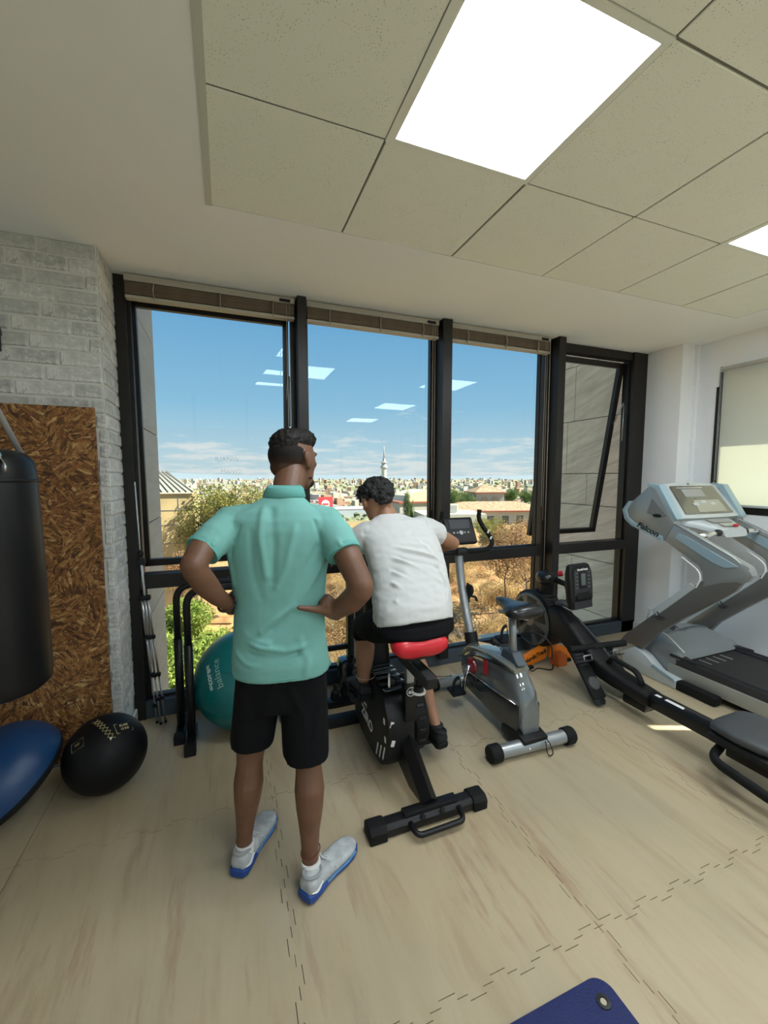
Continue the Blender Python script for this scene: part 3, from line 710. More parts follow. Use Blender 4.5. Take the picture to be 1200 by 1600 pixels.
MB().tube([(gx, 1.88, .765), (gx, 2.12, .735)], .018, 10, flat=(1.2, .7)).build('seat_rail', M_SILVER, gb)
MB().ell((gx + .04, 1.95, .73), (.03, .018, .014)).ell((gx + .01, 1.92, .728), (.024, .014, .012)).build('rail_knob', M_BLACKP, gb)
sd_ = MB(); sd_.loft([((gx, 2.155, .805), .018, .012, (1, 0, 0), (0, 0, 1)), ((gx, 2.13, .80), .032, .026, (1, 0, 0), (0, 0, 1)), ((gx, 2.08, .80), .038, .033, (1, 0, 0), (0, 0, 1)), ((gx, 2.02, .795), .062, .037, (1, 0, 0), (0, 0, 1)), ((gx, 1.96, .795), .105, .042, (1, 0, 0), (0, 0, 1)), ((gx, 1.90, .80), .125, .045, (1, 0, 0), (0, 0, 1)), ((gx, 1.86, .803), .115, .038, (1, 0, 0), (0, 0, 1)), ((gx, 1.84, .80), .07, .02, (1, 0, 0), (0, 0, 1))], 24, 2.4)
sd_.build('saddle', mat('black_saddle_vinyl', (.008, .0085, .010), .32, coat=.15), gb, auto=math.radians(60))
MB().tube(bez([(gx + .03, 2.0, .62), (gx + .10, 1.93, .65), (gx + .16, 1.86, .60), (gx + .17, 1.85, .50)]), .004, 6).build('cable', M_BLACKP, gb)
MB().tube(bez([(gx + .02, 1.84, .13), (gx + .05, 1.80, .10), (gx + .06, 1.745, .09), (gx + .085, 1.73, .02), (gx + .055, 1.735, .015), (gx + .045, 1.75, .09)]), .003, 6).build('loose_cable', M_BLACKP, gb)

# ---- black air bike under the seated person (axis x = .835)
zb = thing('stationary_bike', 'black stationary bike with red saddle and side lettering, ridden by the seated person', 'exercise bike', (.835, 2.0, 0), 'exercise machines')
zx = .835
st = MB().prism([(1.558, .008), (1.555, .045), (1.573, .060), (1.618, .060), (1.638, .045), (1.638, .008)], 'x', .60, 1.055, .006)
st.bm.transform(Matrix.Translation((0, 0, 0)))
st.build('rear_foot', M_BLACKP, zb, auto=AU)
for s_, x0, x1 in ((-1, .53, .61), (1, 1.045, 1.12)):
    MB().prism([(1.548, .0), (1.545, .048), (1.568, .066), (1.624, .066), (1.648, .048), (1.648, .0)], 'x', x0, x1, .008).build('end_cap', M_RUBBER, zb, auto=AU)
MB().prism([(1.572, .058), (1.577, .078), (1.618, .078), (1.628, .058)], 'x', .70, .97, .004).build('top_plate', M_BLACK, zb, auto=AU)
MB().tube(bend([(.72, 1.56, .045), (.725, 1.495, .035), (.96, 1.495, .038), (.965, 1.56, .048)], .035), .0125, 12).build('carry_handle', M_BLACK, zb)
for x in (.78, .88): MB().disc_axis((x, 1.558, .060), (0, -1, .4), [(0, .012), (.008, .011)], 12).build('bolt', M_BLACK, zb)
MB().tube([(zx, 1.60, .08), (zx, 1.86, .235)], .040, 4, flat=(1, 1), up=(1, 0, 0)).build('rear_beam', M_BLACK, zb, auto=AU)
MB().prism([(1.60, .07), (1.75, .17), (1.93, .27), (1.93, .10), (1.75, .05)], 'x', zx - .035, zx - .028, 0).build('gusset', M_BLACK, zb)
# body housing
hs = MB().prism([(2.42, .10), (2.46, .22), (2.42, .36), (2.30, .455), (2.05, .475), (1.90, .43), (1.84, .35), (1.83, .22), (1.86, .11), (1.95, .045), (2.10, .03), (2.30, .04)], 'x', zx - .115, zx + .04, .025)
hs = hs.build('housing', M_BLACKP, zb, auto=AU)
dr = MB().disc_axis((zx + .035, 2.03, .27), (1, 0, 0), [(0, .175), (.015, .195), (.075, .195), (.09, .18), (.095, .10), (.10, .09), (.10, .03)], 40).build('flywheel_cover', M_RUBBER, zb, auto=AU)
m = MB()
for k in range(20):
    a = k * PI / 10; m.box((zx + .08, 2.03 + .196 * math.cos(a), .27 + .196 * math.sin(a)), (.04, .018, .012), (a - PI / 2, 0, 0), .003, 1)
m.build('cover_ribs', M_BLACKP, dr)
for k in range(7):   # louvres on the top cover
    MB().box((zx - .035, 1.93 + k * .052, .472 + .018 * math.sin(k * .5)), (.135, .044, .008), (-.22, 0, .06), .003, 1).build('louvre', mat('blue_black_gloss', (.035, .045, .055), .25, coat=.6), hs)
for (y, z) in ((1.875, .33), (1.86, .24)):
    MB().box((zx - .114 , y + .012, z), (.006, .022, .032), (0, 0, 0), .004).build('white_mark', M_WHITE, hs)
    MB().box((zx - .09 , y - .032, z), (.020, .006, .032), (0, .3, 0), .004).build('white_mark', M_WHITE, hs)
for k, (y, z) in enumerate(((1.99, .12), (1.94, .135), (1.89, .155))):
    MB().box((zx - .1165, y, z), (.004, .010, .085), (.35, 0, 0), .001, 1).build('white_stripe', M_WHITE, hs)
text('brand_lettering', 'ZIRO', .085, (zx - .1175, 2.16, .19), (0, -1, -.15), (0, -.15, 1), M_WHITE, hs, bold=.0015)
text('brand_emblem', '(en)', .035, (zx - .1175, 2.19, .265), (0, -1, -.15), (0, -.15, 1), M_WHITE, hs)
# front post, handlebars
MB().loft([((zx - .02, 2.27, .40), .085, .07, (1, 0, 0), (0, 1, 0)), ((zx - .02, 2.29, .62), .075, .055, (1, 0, 0), (0, 1, 0)), ((zx - .01, 2.33, .85), .06, .045, (1, 0, 0), (0, 1, 0)), ((zx, 2.38, 1.02), .045, .035, (1, 0, 0), (0, 1, 0))], 20, 3).build('front_column', M_BLACKP, zb, auto=AU)
m = MB()
m.tube(bend([(.62, 2.30, 1.15), (.60, 2.40, 1.07), (zx, 2.40, 1.03), (1.07, 2.40, 1.07), (1.06, 2.30, 1.15)], .06), .016, 12); m.build('handlebar', M_RUBBER, zb)
MB().box((zx, 2.44, 1.12), (.20, .03, .14), (-.5, 0, 0), .012).build('console', M_BLACKP, zb)
MB().b2((.55, 2.42, .0), (1.10, 2.49, .062), .012).build('front_foot', M_BLACKP, zb, auto=AU)
MB().tube([(zx, 2.3, .09), (zx, 2.45, .05)], .035, 4).build('front_beam', M_BLACK, zb, auto=AU)
# seat post and slider
MB().box((zx + .005, 1.845, .44), (.062, .05, .20), None, .004).build('post_sleeve', M_BLACK, zb, auto=AU)
text('brand_badge', 'en', .030, (zx + .005, 1.819, .50), (1, 0, 0), (0, 0, 1), M_WHITE, zb, bold=.001)
m = MB(); m.disc_axis((zx + .005, 1.8195, .50), (0, -1, 0), [(0, .022), (.001, .022)], 24); ring = m
ring.bm.free(); m = MB(); m.tube([V((zx + .005 + .023 * math.cos(a * PI / 12), 1.819, .50 + .023 * math.sin(a * PI / 12))) for a in range(25)], .0018, 6); m.build('badge_ring', M_WHITE, zb)
MB().box((zx + .005, 1.845, .58), (.042, .035, .13), None, .003).build('seat_post', M_SILVER, zb, auto=AU)
sl = MB().box((zx + .002, 1.755, .655), (.056, .33, .052), (0.02, 0, 0), .004).build('seat_slider', M_CHARC, zb, auto=AU)
MB().box((zx + .002, 1.79, .683), (.040, .25, .006), (.02, 0, 0), .001, 1).build('slider_track', M_BLACK, sl)
for x in (-.024, .028): MB().box((zx + x, 1.755, .682), (.003, .33, .002), (.02, 0, 0)).build('bright_edge', M_CHROME, sl)
MB().box((zx + .002, 1.588, .652), (.046, .004, .042), None, .001).build('end_plug', M_BLACKP, sl)
for nm, x, y, z, ax in (('slider_knob', zx - .012, 1.70, .60, (0, 0, -1)), ('height_knob', zx - .045, 1.90, .53, (-1, .4, 0))):
    k_ = MB().disc_axis((x, y, z), ax, [(-.025, .010), (0, .012), (.006, .022), (.028, .026), (.030, .026)], 20).build(nm, M_BLACKP, zb, auto=AU)
    p = V((x, y, z)) + V(ax).normalized() * .030
    MB().disc_axis(p, ax, [(0, .0345), (.009, .0345), (.011, .030)], 28).build('white_knob_ring', M_WHITE, k_, auto=AU)
sm = MB()
secs = [(1.91, .03, .018), (1.88, .05, .026), (1.84, .065, .030), (1.80, .10, .034), (1.75, .135, .038), (1.70, .148, .040), (1.665, .140, .036), (1.645, .11, .024)]
rings = []
for y, hw, hh in secs:
    hh *= 1.2; ring = []
    for k in range(32):
        t = k * 2 * PI / 32; co, si = math.cos(t), math.sin(t)
        x = hw * math.copysign(abs(co) ** .75, co); z = hh * math.copysign(abs(si) ** .8, si)
        dip = -.007 * math.exp(-(x / .04) ** 2) * (1 if y < 1.8 else .3) * (1 if si < 0 else 1)
        ring.append(V((zx - .008 + x * .96, y, .792 + z * 1.12 + (dip if si > 0 else -dip * .7) + .004 * (x / .15) ** 2)))
    rings.append(ring)
sm.quad_strip(rings); sad = sm.build('saddle', M_RED, zb, auto=math.radians(70))
MB().box((zx - .004, 1.76, .745), (.13, .18, .026), None, .008).build('saddle_base', M_BLACKP, sad)
MB().box((zx + .002, 1.80, .71), (.05, .06, .06), None, .006).build('saddle_clamp', M_CHROME, sad)
# cranks: the far pedal up, the near one down
MB().tube([(zx - .115, 2.17, .31), (zx - .145, 2.165, .43)], [.016, .013], 10).build('crank_arm', M_BLACK, zb)
MB().tube([(zx + .13, 2.07, .27), (zx + .165, 2.045, .12)], [.016, .013], 10).build('crank_arm', M_BLACK, zb)
for x, y, z in ((zx - .165, 2.17, .335), (zx + .215, 2.03, .085)):
    pd = MB().box((x, y, z), (.10, .10, .024), None, .006).build('pedal', M_BLACKP, zb)
    m = MB(); m.tube([(x - .05, y + .03, z), (x - .045, y + .05, z + .05), (x + .045, y + .05, z + .05), (x + .05, y + .03, z)], .010, 6, flat=(1, .3)); m.build('pedal_strap', M_RUBBER, pd)

# ---- tall black machine against the glass, mostly hidden by the rider
um = thing('folded_walking_machine', 'tall black folded machine with ribbed side standing against the glass behind the rider', 'gym machine', (.93, 2.8, 0), 'exercise machines')
MB().b2((.80, 2.78, .10), (1.03, 2.90, 1.00), .025).build('deck', M_BLACKP, um, auto=AU)
m = MB()
for k in range(44): m.box((.80, 2.755, .32 + k * .015), (.026, .05, .006), None, .002, 1)
o = m.build('belt_ribs', M_CHARC, um); tag(o, kind='stuff')
MB().b2((.772, 2.74, .12), (.786, 2.80, .92), .006).build('side_rail', M_BLACK, um)
MB().b2((.815, 2.735, .10), (.825, 2.76, .95), .004).build('pale_edge', mat('worn_grey_edge', (.22, .22, .20), .5), um)
MB().box((.70, 2.77, .375), (.17, .03, .035), None, .006).build('cross_bar', M_BLACK, um)
MB().b2((.70, 2.66, .035), (.84, 2.82, .30), .04).build('motor_box', mat('glossy_black', (.012, .012, .014), .2, coat=.5), um, auto=AU)
MB().b2((.60, 2.64, .0), (1.10, 2.71, .05), .012).build('foot_bar', M_BLACK, um, auto=AU)
MB().disc_axis((.665, 2.70, .05), (0, 0, 1), [(0, .035), (.04, .03), (.055, .012), (.085, .012), (.095, .006)], 16).build('foot_knob', M_BLACKP, um, auto=AU)
MB().b2((1.25, 2.84, .115), (1.36, 2.93, .40), .008).build('side_post', M_BLACK, um)

# ---- rower (axis x = 2.5)
rw = thing('rowing_machine', 'black rowing machine with silver fan disc, orange foot and tilted console near the glass', 'rowing machine', (2.5, 2.2, 0), 'exercise machines')
rx = 2.50; FC = V((0, 2.80, .36))
hou = MB().disc_axis((rx - .075, FC.y, FC.z), (1, 0, 0), [(0, .20), (.012, .232), (.02, .245), (.15, .245), (.16, .235), (.17, .2)], 48).build('fan_housing', M_BLACKP, rw, auto=AU)
m = MB()
for k in range(26):
    a = .2 + k * .09; m.box((rx + .01, FC.y + .246 * math.cos(a), FC.z + .246 * math.sin(a)), (.15, .006, .012), (a, 0, 0), .002, 1)
m.build('housing_ribs', M_CHARC, hou)
dsk = MB().disc_axis((rx - .078, FC.y, FC.z), (-1, 0, 0), [(0, .222), (.006, .222), (.012, .212), (.012, .20), (.008, .198), (.012, .06), (.016, .055)], 48).build('fan_grille', mat('grille_grey', (.115, .12, .12), .4, .4), hou, auto=AU)
m = MB()
for sct in range(6):
    for k in range(7):
        a = sct * PI / 3 + .1; rr = .07 + k * .019
        for j in range(1):
            mid = a + .55; ln = rr * .62
            m.box((rx - .0915, FC.y + rr * math.cos(mid), FC.z + rr * math.sin(mid)), (.004, .010, ln * 1.15), (mid, 0, 0), .001, 1)
o = m.build('grille_slots', M_BLACK, dsk); tag(o, kind='stuff')
# orange front foot: two plates in a shallow V
for s_ in (-1, 1):
    ft = MB().prism([(rx + s_ * .02, .055), (rx + s_ * .02, .175), (rx + s_ * .24, .105), (rx + s_ * .27, .02), (rx + s_ * .24, .0)], 'y', 2.66, 2.70, .006).build('front_foot', M_ORANGE, rw, auto=AU)
    MB().b2((rx + s_ * .20 - .03, 2.63, 0), (rx + s_ * .20 + .03, 2.73, .025), .008).build('rubber_pad', M_RUBBER, ft)
text('brand_lettering', 'NordicTrack', .052, (rx - .135, 2.658, .092), (1, 0, .32), (-.32, 0, 1), M_BLACK, rw, bold=.0016, squash=.85)
MB().b2((rx + .03, 2.58, .0), (rx + .13, 2.68, .10), .006).build('power_inlet', mat('rust_orange', (.55, .12, .02), .5), rw)
MB().tube(bez([(rx + .0, 2.60, .02), (rx - .06, 2.56, .006), (rx - .14, 2.62, .006), (rx - .22, 2.60, .006), (rx - .24, 2.68, .05)]), .005, 6).build('power_cable', M_BLACKP, rw)
# head with knob
MB().tube(bez([(rx + .03, 2.74, .52), (rx + .03, 2.735, .60), (rx + .02, 2.72, .70)]), [.075] * 8 + [.062] * 8 + [.06], 16).build('neck', M_BLACKP, rw, auto=AU)
MB().ell((rx - .01, 2.71, .735), (.075, .085, .062)).build('head', mat('gloss_black_plastic', (.006, .006, .007), .35, coat=.2), rw)
MB().tube([(rx + .04, 2.66, .725), (rx + .135, 2.50, .675)], [.024, .020], 12).build('console_arm', M_BLACKP, rw)
MB().disc_axis((rx + .055, 2.64, .775), (.6, -.6, .25), [(0, .022), (.03, .024), (.038, .018)], 16).build('resistance_cap', M_REDP, rw, auto=AU)
MB().tube(bez([(rx + .03, 2.62, .52), (rx + .03, 2.55, .56), (rx + .0, 2.42, .565)]), [.03] * 17, 10, flat=(.6, 1)).build('console_bracket', mat('grey_bracket', (.17, .175, .18), .4, .3), rw)
Rc = Euler((math.radians(-6), 0, math.radians(6)))
cc = (2.512, 2.38, .75)
con = MB().loft([(onc(cc, Rc, 0, z, dy), hw, hd, Rc.to_matrix() @ V((1, 0, 0)), Rc.to_matrix() @ V((0, 1, 0))) for z, hw, hd, dy in ((-.178, .085, .012, .006), (-.17, .108, .026, .004), (-.10, .125, .032, 0), (0, .130, .034, 0), (.10, .126, .032, 0), (.155, .108, .026, .003), (.165, .09, .014, .005))], 28, 5).build('console', M_BLACKP, rw, auto=AU)
MB().box(onc(cc, Rc, 0, .03, -.034), (.19, .006, .20), Rc, .003).build('console_face', M_CHARC, con)
MB().box(onc(cc, Rc, 0, .045, -.038), (.082, .006, .125), Rc, .003).build('display_bezel', M_BLACK, con)
MB().box(onc(cc, Rc, 0, .05, -.042), (.05, .003, .092), Rc, .001).build('lcd', M_LCD, con)
text('brand_lettering', 'NordicTrack', .022, onc(cc, Rc, 0, .125, -.0395), Rc.to_matrix() @ V((1, 0, 0)), Rc.to_matrix() @ V((0, 0, 1)), M_WHITE, con, bold=.0006)
m = MB()
for s_ in (-1, 1):
    for k in range(5): m.box(onc(cc, Rc, s_ * .068, .10 - k * .028, -.038), (.032, .004, .012), Rc, .002, 1)
m.build('console_buttons', mat('dark_button', (.075, .078, .08), .4), con)
MB().box(onc(cc, Rc, 0, -.075, -.034), (.15, .016, .055), Rc, .008).build('console_shelf', M_BLACK, con)
MB().box(onc(cc, Rc, 0, -.145, -.030), (.20, .01, .055), Rc, .008).build('grey_chin', M_CHARC, con)
MB().tube(bez([(rx + .09, 2.60, .68), (rx + .07, 2.55, .60), (rx + .04, 2.60, .50), (rx + .03, 2.58, .46)]), .0035, 6).build('console_cable', M_BLACKP, rw)
# body: an arched casting down to the footplates, then the rail
arm = MB()
secs = [(2.72, .36, .07, .13), (2.60, .40, .075, .13), (2.48, .39, .075, .125), (2.36, .325, .075, .11), (2.24, .26, .078, .085), (2.12, .215, .078, .065), (2.00, .19, .075, .055), (1.80, .17, .07, .048), (1.74, .165, .068, .045)]
arm.loft([((rx, y, z), hw, hh, (1, 0, 0), (0, 0, 1)) for y, z, hw, hh in secs], 24, 4)
arm.build('body', M_BLACKP, rw, auto=AU)
MB().tube(bez([(rx + .02, 2.50, .50), (rx + .05, 2.40, .45), (rx + .07, 2.24, .34), (rx + .08, 2.14, .26)]), [.02] * 25, 8, flat=(.5, 1)).build('side_fin', M_CHARC, rw)
rl = MB().prism([(rx - .045, .13), (rx - .045, .19), (rx - .03, .215), (rx + .03, .215), (rx + .045, .19), (rx + .045, .13)], 'y', .20, 1.76, .003).build('rail', M_BLACK, rw, auto=AU)
MB().b2((rx - .012, .25, .2155), (rx + .012, 1.55, .217)).build('rail_groove', M_CHARC, rl)
for y, l in ((1.70, .035), (1.60, .11)): MB().b2((rx - .028, y - l / 2, .2152), (rx - .002 if l > .05 else rx - .006, y + l / 2, .2165)).build('white_label', M_WHITE, rl)
MB().tube(bend([(rx + .0, 2.08, .262), (rx - .0, 2.05, .315), (rx - .0, 1.86, .295), (rx - .0, 1.82, .225)], .05), .016, 10, flat=(1.3, 1)).build('grab_handle', M_RUBBER, rw)
MB().tube([(2.30, 2.24, .325), (2.79, 2.19, .325)], .024, 16).build('rowing_handle', M_RUBBER, rw, auto=AU)
MB().box((2.54, 2.22, .318), (.10, .06, .05), None, .012).build('handle_centre', M_BLACKP, rw)
MB().tube([(2.54, 2.24, .33), (2.52, 2.50, .43)], .010, 6, flat=(1.6, .3)).build('pull_strap', M_CHARC, rw)
for s_ in (-1, 1):
    fx = rx + s_ * .14
    fp = MB().box((fx, 2.13, .185), (.115, .34, .022), (math.radians(48), 0, 0), .010).build('foot_plate', M_RUBBER, rw, auto=AU)
    Rf = Euler((math.radians(48), 0, 0)); c0 = (fx, 2.13, .185)
    MB().loft([(onc(c0, Rf, 0, -.012, dy), hw, .012, Rf.to_matrix() @ V((1, 0, 0)), Rf.to_matrix() @ V((0, 0, 1))) for dy, hw in ((-.21, .03), (-.19, .048), (-.12, .055), (-.05, .05))], 20, 2.5).build('heel_rest', M_BLACKP, fp, auto=AU)
    MB().disc_axis(onc(c0, Rf, 0, .012, -.07), Rf.to_matrix() @ V((0, 0, 1)), [(0, .045), (.012, .042), (.014, .022)], 24).build('heel_cup', mat('grey_rubber', (.07, .07, .072), .6), fp, auto=AU)
    MB().tube([onc(c0, Rf, -.055, .01, .08), onc(c0, Rf, -.045, .07, .07), onc(c0, Rf, .045, .07, .07), onc(c0, Rf, .055, .01, .08)], .020, 8, flat=(1, .18)).build('foot_strap', M_CHARC, fp)
    p = onc(c0, Rf, .0, .075, .09)
    MB().tube([p + V((-.035, 0, .015)), p + V((.035, 0, .015)), p + V((.035, -.01, -.02)), p + V((-.035, -.01, -.02)), p + V((-.035, 0, .015))], .005, 6).build('strap_buckle', M_SILVER, fp)
    m = MB()
    for k in range(4): m.box(onc(c0, Rf, 0, .014, .06 + k * .025), (.085, .008, .006), Rf, .001, 1)
    m.build('tread_ribs', M_CHARC, fp)
MB().box((rx, 1.84, .10), (.10, .16, .05), None, .01).build('rail_joint', M_BLACK, rw, auto=AU)
# seat and rear stand
MB().prism([(rx - .06, .10), (rx - .06, .225), (rx + .06, .225), (rx + .06, .10)], 'y', 1.02, 1.30, .01).build('carriage', M_BLACKP, rw, auto=AU)
seat = MB().loft([((rx + .0, 1.345, .27), .11, .018, (1, 0, 0), (0, 0, 1)), ((rx, 1.33, .272), .15, .030, (1, 0, 0), (0, 0, 1)), ((rx, 1.28, .275), .172, .036, (1, 0, 0), (0, 0, 1)), ((rx, 1.20, .275), .18, .036, (1, 0, 0), (0, 0, 1)), ((rx, 1.10, .28), .175, .038, (1, 0, 0), (0, 0, 1)), ((rx, 1.04, .28), .15, .030, (1, 0, 0), (0, 0, 1)), ((rx, 1.02, .28), .12, .014, (1, 0, 0), (0, 0, 1))], 28, 3).build('seat', mat('dark_grey_vinyl', (.05, .052, .055), .5, bump=.1, bscale=300), rw, auto=math.radians(60))
MB().b2((rx - .185, 1.03, .205), (rx + .185, 1.33, .25), .02).build('seat_tray', M_BLACKP, seat, auto=AU)
MB().tube(bend([(rx - .10, 1.30, .16), (rx - .235, 1.27, .15), (rx - .245, .96, .12), (rx - .10, .90, .12)], .09), .020, 12, flat=(1, 1.3)).build('rear_handle', M_RUBBER, rw)
MB().b2((rx - .25, .22, 0), (rx + .25, .29, .05), .01).build('rear_foot', M_BLACKP, rw, auto=AU)
MB().b2((rx - .03, .23, .05), (rx + .03, .28, .13)).build('rear_post', M_BLACK, rw)

# ---- treadmill (left upright x = 3.1, right x = 3.87)
tm = thing('treadmill', 'large grey treadmill with black belt and curved uprights beside the white wall', 'treadmill', (3.5, 1.9, 0), 'exercise machines')
xa, xb = 3.115, 3.90
for s_, x in ((-1, xa), (1, xb - .03)):
    base = MB().prism([(2.42, .0), (2.44, .12), (2.33, .20), (2.22, .16), (2.12, .085), (1.98, .07), (1.98, 0.0)], 'x', x - .04, x + .045, .015).build('side_foot', M_LIGHTP, tm, auto=AU)
    MB().b2((x - .036, 1.72, .004), (x + .036, 2.0, .068), .012).build('rubber_foot', M_RUBBER, base, auto=AU)
    MB().prism([(2.18, .10), (2.16, .125), (2.00, .078), (1.98, .055)], 'x', x - .048, x - .036, .004).build('blue_insert', M_BLUEP, base)
    # lower limb, from the foot back to the elbow
    lo = MB().prism([(2.48, .19), (2.41, .285), (1.91, .81), (1.72, .99), (1.60, .93), (1.66, .83), (1.95, .565), (2.16, .36), (2.26, .205)], 'x', x - .035, x + .035, .02).build('upright', M_GREYD, tm, auto=AU)
    MB().prism([(2.20, .545), (1.93, .825), (1.89, .80), (2.17, .50)], 'x', x - .040, x - .030, .004).build('pale_inlay', M_LIGHTP, lo)
    m = MB()
    for k in range(2): m.tube([(x - .038, 2.175 - k * .02, .525 + k * .020), (x - .040, 2.15 - k * .02, .495 + k * .02), (x - .036, 2.11 - k * .02, .50 + k * .02)], .005, 6)
    m.build('dark_stripe', M_CHARC, lo)
    # upper limb, from the elbow up to the console
    up = MB().prism([(1.60, .90), (1.56, .955), (1.585, 1.01), (1.68, 1.055), (1.97, 1.195), (2.07, 1.235), (2.14, 1.10), (1.98, 1.01), (1.88, .95), (1.85, .85), (1.87, .79), (1.73, .86)], 'x', x - .038, x + .038, .022).build('handrail', M_GREYP, tm, auto=AU)
    MB().prism([(1.64, 1.00), (1.97, 1.155), (2.03, 1.17), (2.05, 1.13), (1.80, 1.0), (1.72, .975)], 'x', x - .043, x - .036, .003).build('rail_inlay', M_BLUEP, up)
    MB().tube(bez([(x - .036, 2.0, 1.00), (x - .038, 1.89, .93), (x - .038, 1.865, .87), (x - .036, 1.89, .80)]), .006, 8).build('white_edge', M_WHITE, up)
    MB().tube([(x - .03, 1.58, .98), (x - .03, 1.68, 1.057), (x - .03, 2.06, 1.236)], .006, 6).build('bright_edge', M_LIGHTP, up)
    hd = MB().prism([(2.06, 1.235), (2.13, 1.10), (2.40, 1.20), (2.46, 1.25), (2.48, 1.31), (2.42, 1.38), (2.28, 1.515), (2.22, 1.50), (2.12, 1.33)], 'x', x - .040, x + .038, .022).build('console_side', M_GREYP, tm, auto=AU)
    MB().prism([(2.15, 1.095), (2.41, 1.185), (2.47, 1.235), (2.495, 1.31), (2.44, 1.385), (2.41, 1.38), (2.455, 1.31), (2.43, 1.25), (2.38, 1.215), (2.14, 1.13)], 'x', x - .046, x + .040, .006).build('blue_rim', M_BLUEP, hd, auto=AU)
    MB().prism([(2.30, 1.53), (2.20, 1.52), (2.05, 1.27), (2.075, 1.25), (2.23, 1.47), (2.28, 1.49)], 'x', x - .034, x + .040, .006).build('blue_spine', M_BLUEP, hd, auto=AU)
    MB().prism([(2.24, 1.42), (2.28, 1.30), (2.17, 1.27), (2.12, 1.29)], 'x', x - .044, x - .038, .004).build('side_recess', mat('darker_shell_grey', (.16, .17, .175), .5), hd)  # darker grey plate on the console side
    MB().ell((x - .042, 2.195, 1.285), (.006, .038, .014)).build('side_slot', M_BLACK, hd)
    if s_ < 0:
        text('model_lettering', 'Falcon', .058, (x - .0475, 2.262, 1.172), V((0, -1, -.38)), (0, -.38, 1), M_BLACK, hd, bold=.0015, shear=.2, squash=1.25)
# the console between the uprights: a sloping panel
def sl(u, v, h=0):      # u across, v up the slope
    a = V((0, 2.09, 1.255)); d = (V((0, 2.27, 1.50)) - a); n = V((0, -d.z, d.y)).normalized()
    p = a + d * v + n * h; p.x = 3.505 + u; return p
con = MB(); cols = []
for k in range(13):
    u = -.345 + k * .0575; q = 1 - (u / .345) ** 2
    cols.append([sl(u, -.02 * q, .03), sl(u, 1.0 + .11 * q, .02), sl(u, 1.01 + .12 * q, -.02), sl(u, 1.0 + .05 * q, -.06), sl(u, 0, -.06)])
con.quad_strip(cols, smooth=False)
con = con.build('console', M_LIGHTP, tm, auto=AU)
def slab(name, u0, u1, v0, v1, h, m_, par, taper=0.0):
    b = MB(); b.quad_strip([[sl(u0, v0, h), sl(u1, v0, h), sl(u1 - taper, v1, h), sl(u0 + taper, v1, h)], [sl(u0, v0, h - .012), sl(u1, v0, h - .012), sl(u1 - taper, v1, h - .012), sl(u0 + taper, v1, h - .012)]], smooth=False)
    return b.build(name, m_, par)
slab('dark_screen', -.28, .28, .10, .95, .036, mat('dim_reflective_panel', (.09, .085, .065), .12, coat=.9), con, .03)
slab('lcd_window', -.16, .08, .60, .84, .0385, mat('lit_lcd_grey', (.30, .31, .30), .3), con)
slab('graphic_panel', -.12, .22, .14, .50, .0385, mat('beige_overlay', (.36, .35, .28), .35), con, .02)
for u, v in ((-.10, .34), (0, .40), (.10, .34)): slab('key', u - .03, u + .03, v, v + .08, .040, M_LIGHTP, con)
slab('white_line', -.20, .10, .88, .892, .0385, M_WHITE, con)
text('hood_mark', 'BH', .022, sl(0, 1.04, .0215), (1, 0, 0), sl(0, 1) - sl(0, 0), M_CHARC, con)
# lower control deck, jutting towards the runner
ld = MB(); ld.loft([((3.505, 2.12, 1.235), .30, .028, (1, 0, 0), (0, .2, 1)), ((3.505, 2.04, 1.215), .22, .035, (1, 0, 0), (0, .2, 1)), ((3.505, 1.95, 1.185), .15, .036, (1, 0, 0), (0, .2, 1)), ((3.505, 1.90, 1.17), .13, .030, (1, 0, 0), (0, .2, 1))], 24, 5)
ld = ld.build('control_deck', M_LIGHTP, tm, auto=AU)
MB().box((3.505, 2.02, 1.248), (.22, .07, .006), (.28, 0, 0), .002).build('key_panel', mat('grey_key_panel', (.30, .30, .28), .35), ld)
MB().box((3.50, 1.95, 1.226), (.16, .05, .005), (.3, 0, 0), .002).build('key_strip', mat('beige_key_strip', (.42, .41, .34), .4), ld)
MB().ell((3.54, 1.922, 1.222), (.032, .014, .012)).build('stop_key', M_REDP, ld)
for s_ in (-1, 1):
    MB().tube([(3.505 + s_ * .13, 1.93, 1.175), (3.505 + s_ * .25, 1.92, 1.165), (3.505 + s_ * .375, 1.94, 1.155)], .019, 14).build('pulse_grip', M_CHROME, tm)
    MB().disc_axis((3.505 + s_ * .16, 1.93, 1.173), (s_, 0, 0), [(-.02, .026), (.0, .026), (.012, .021)], 16).build('grip_collar', M_CHARC, tm)
# deck, belt and hood
MB().b2((3.165, .55, .115), (3.235, 2.06, .205), .012).build('side_rail', mat('ribbed_black_rail', (.03, .03, .032), .45), tm, auto=AU)
MB().b2((3.775, .55, .115), (3.845, 2.06, .205), .012).build('side_rail', MATS['ribbed_black_rail'], tm, auto=AU)
for s_, x in ((-1, 3.158), (1, 3.852)):
    MB().b2((x - .008, .55, .055), (x + .008, 2.10, .15), .004).build('skirt_strip', mat('beige_grey_skirt', (.36, .36, .32), .4, .2), tm, auto=AU)
    m = MB()
    for k in range(3): m.b2((x + s_ * -.022 - k * s_ * .018 - .003, .6, .205), (x + s_ * -.022 - k * s_ * .018 + .003, 2.04, .2085))
    m.build('rail_grooves', M_CHARC, tm)
MB().b2((3.235, .55, .13), (3.775, 2.07, .19), .006).build('running_belt', mat('running_belt_black', (.022, .021, .020), .65, bump=.25, bscale=500), tm)
for k in range(4): MB().b2((3.33 + k * .082, 1.90 - k * .0, .1902), (3.334 + k * .082, 1.99, .1912)).build('belt_tick', M_WHITE, tm)
MB().b2((3.19, .60, .035), (3.82, 2.35, .115), .01).build('frame', M_BLACK, tm, auto=AU)
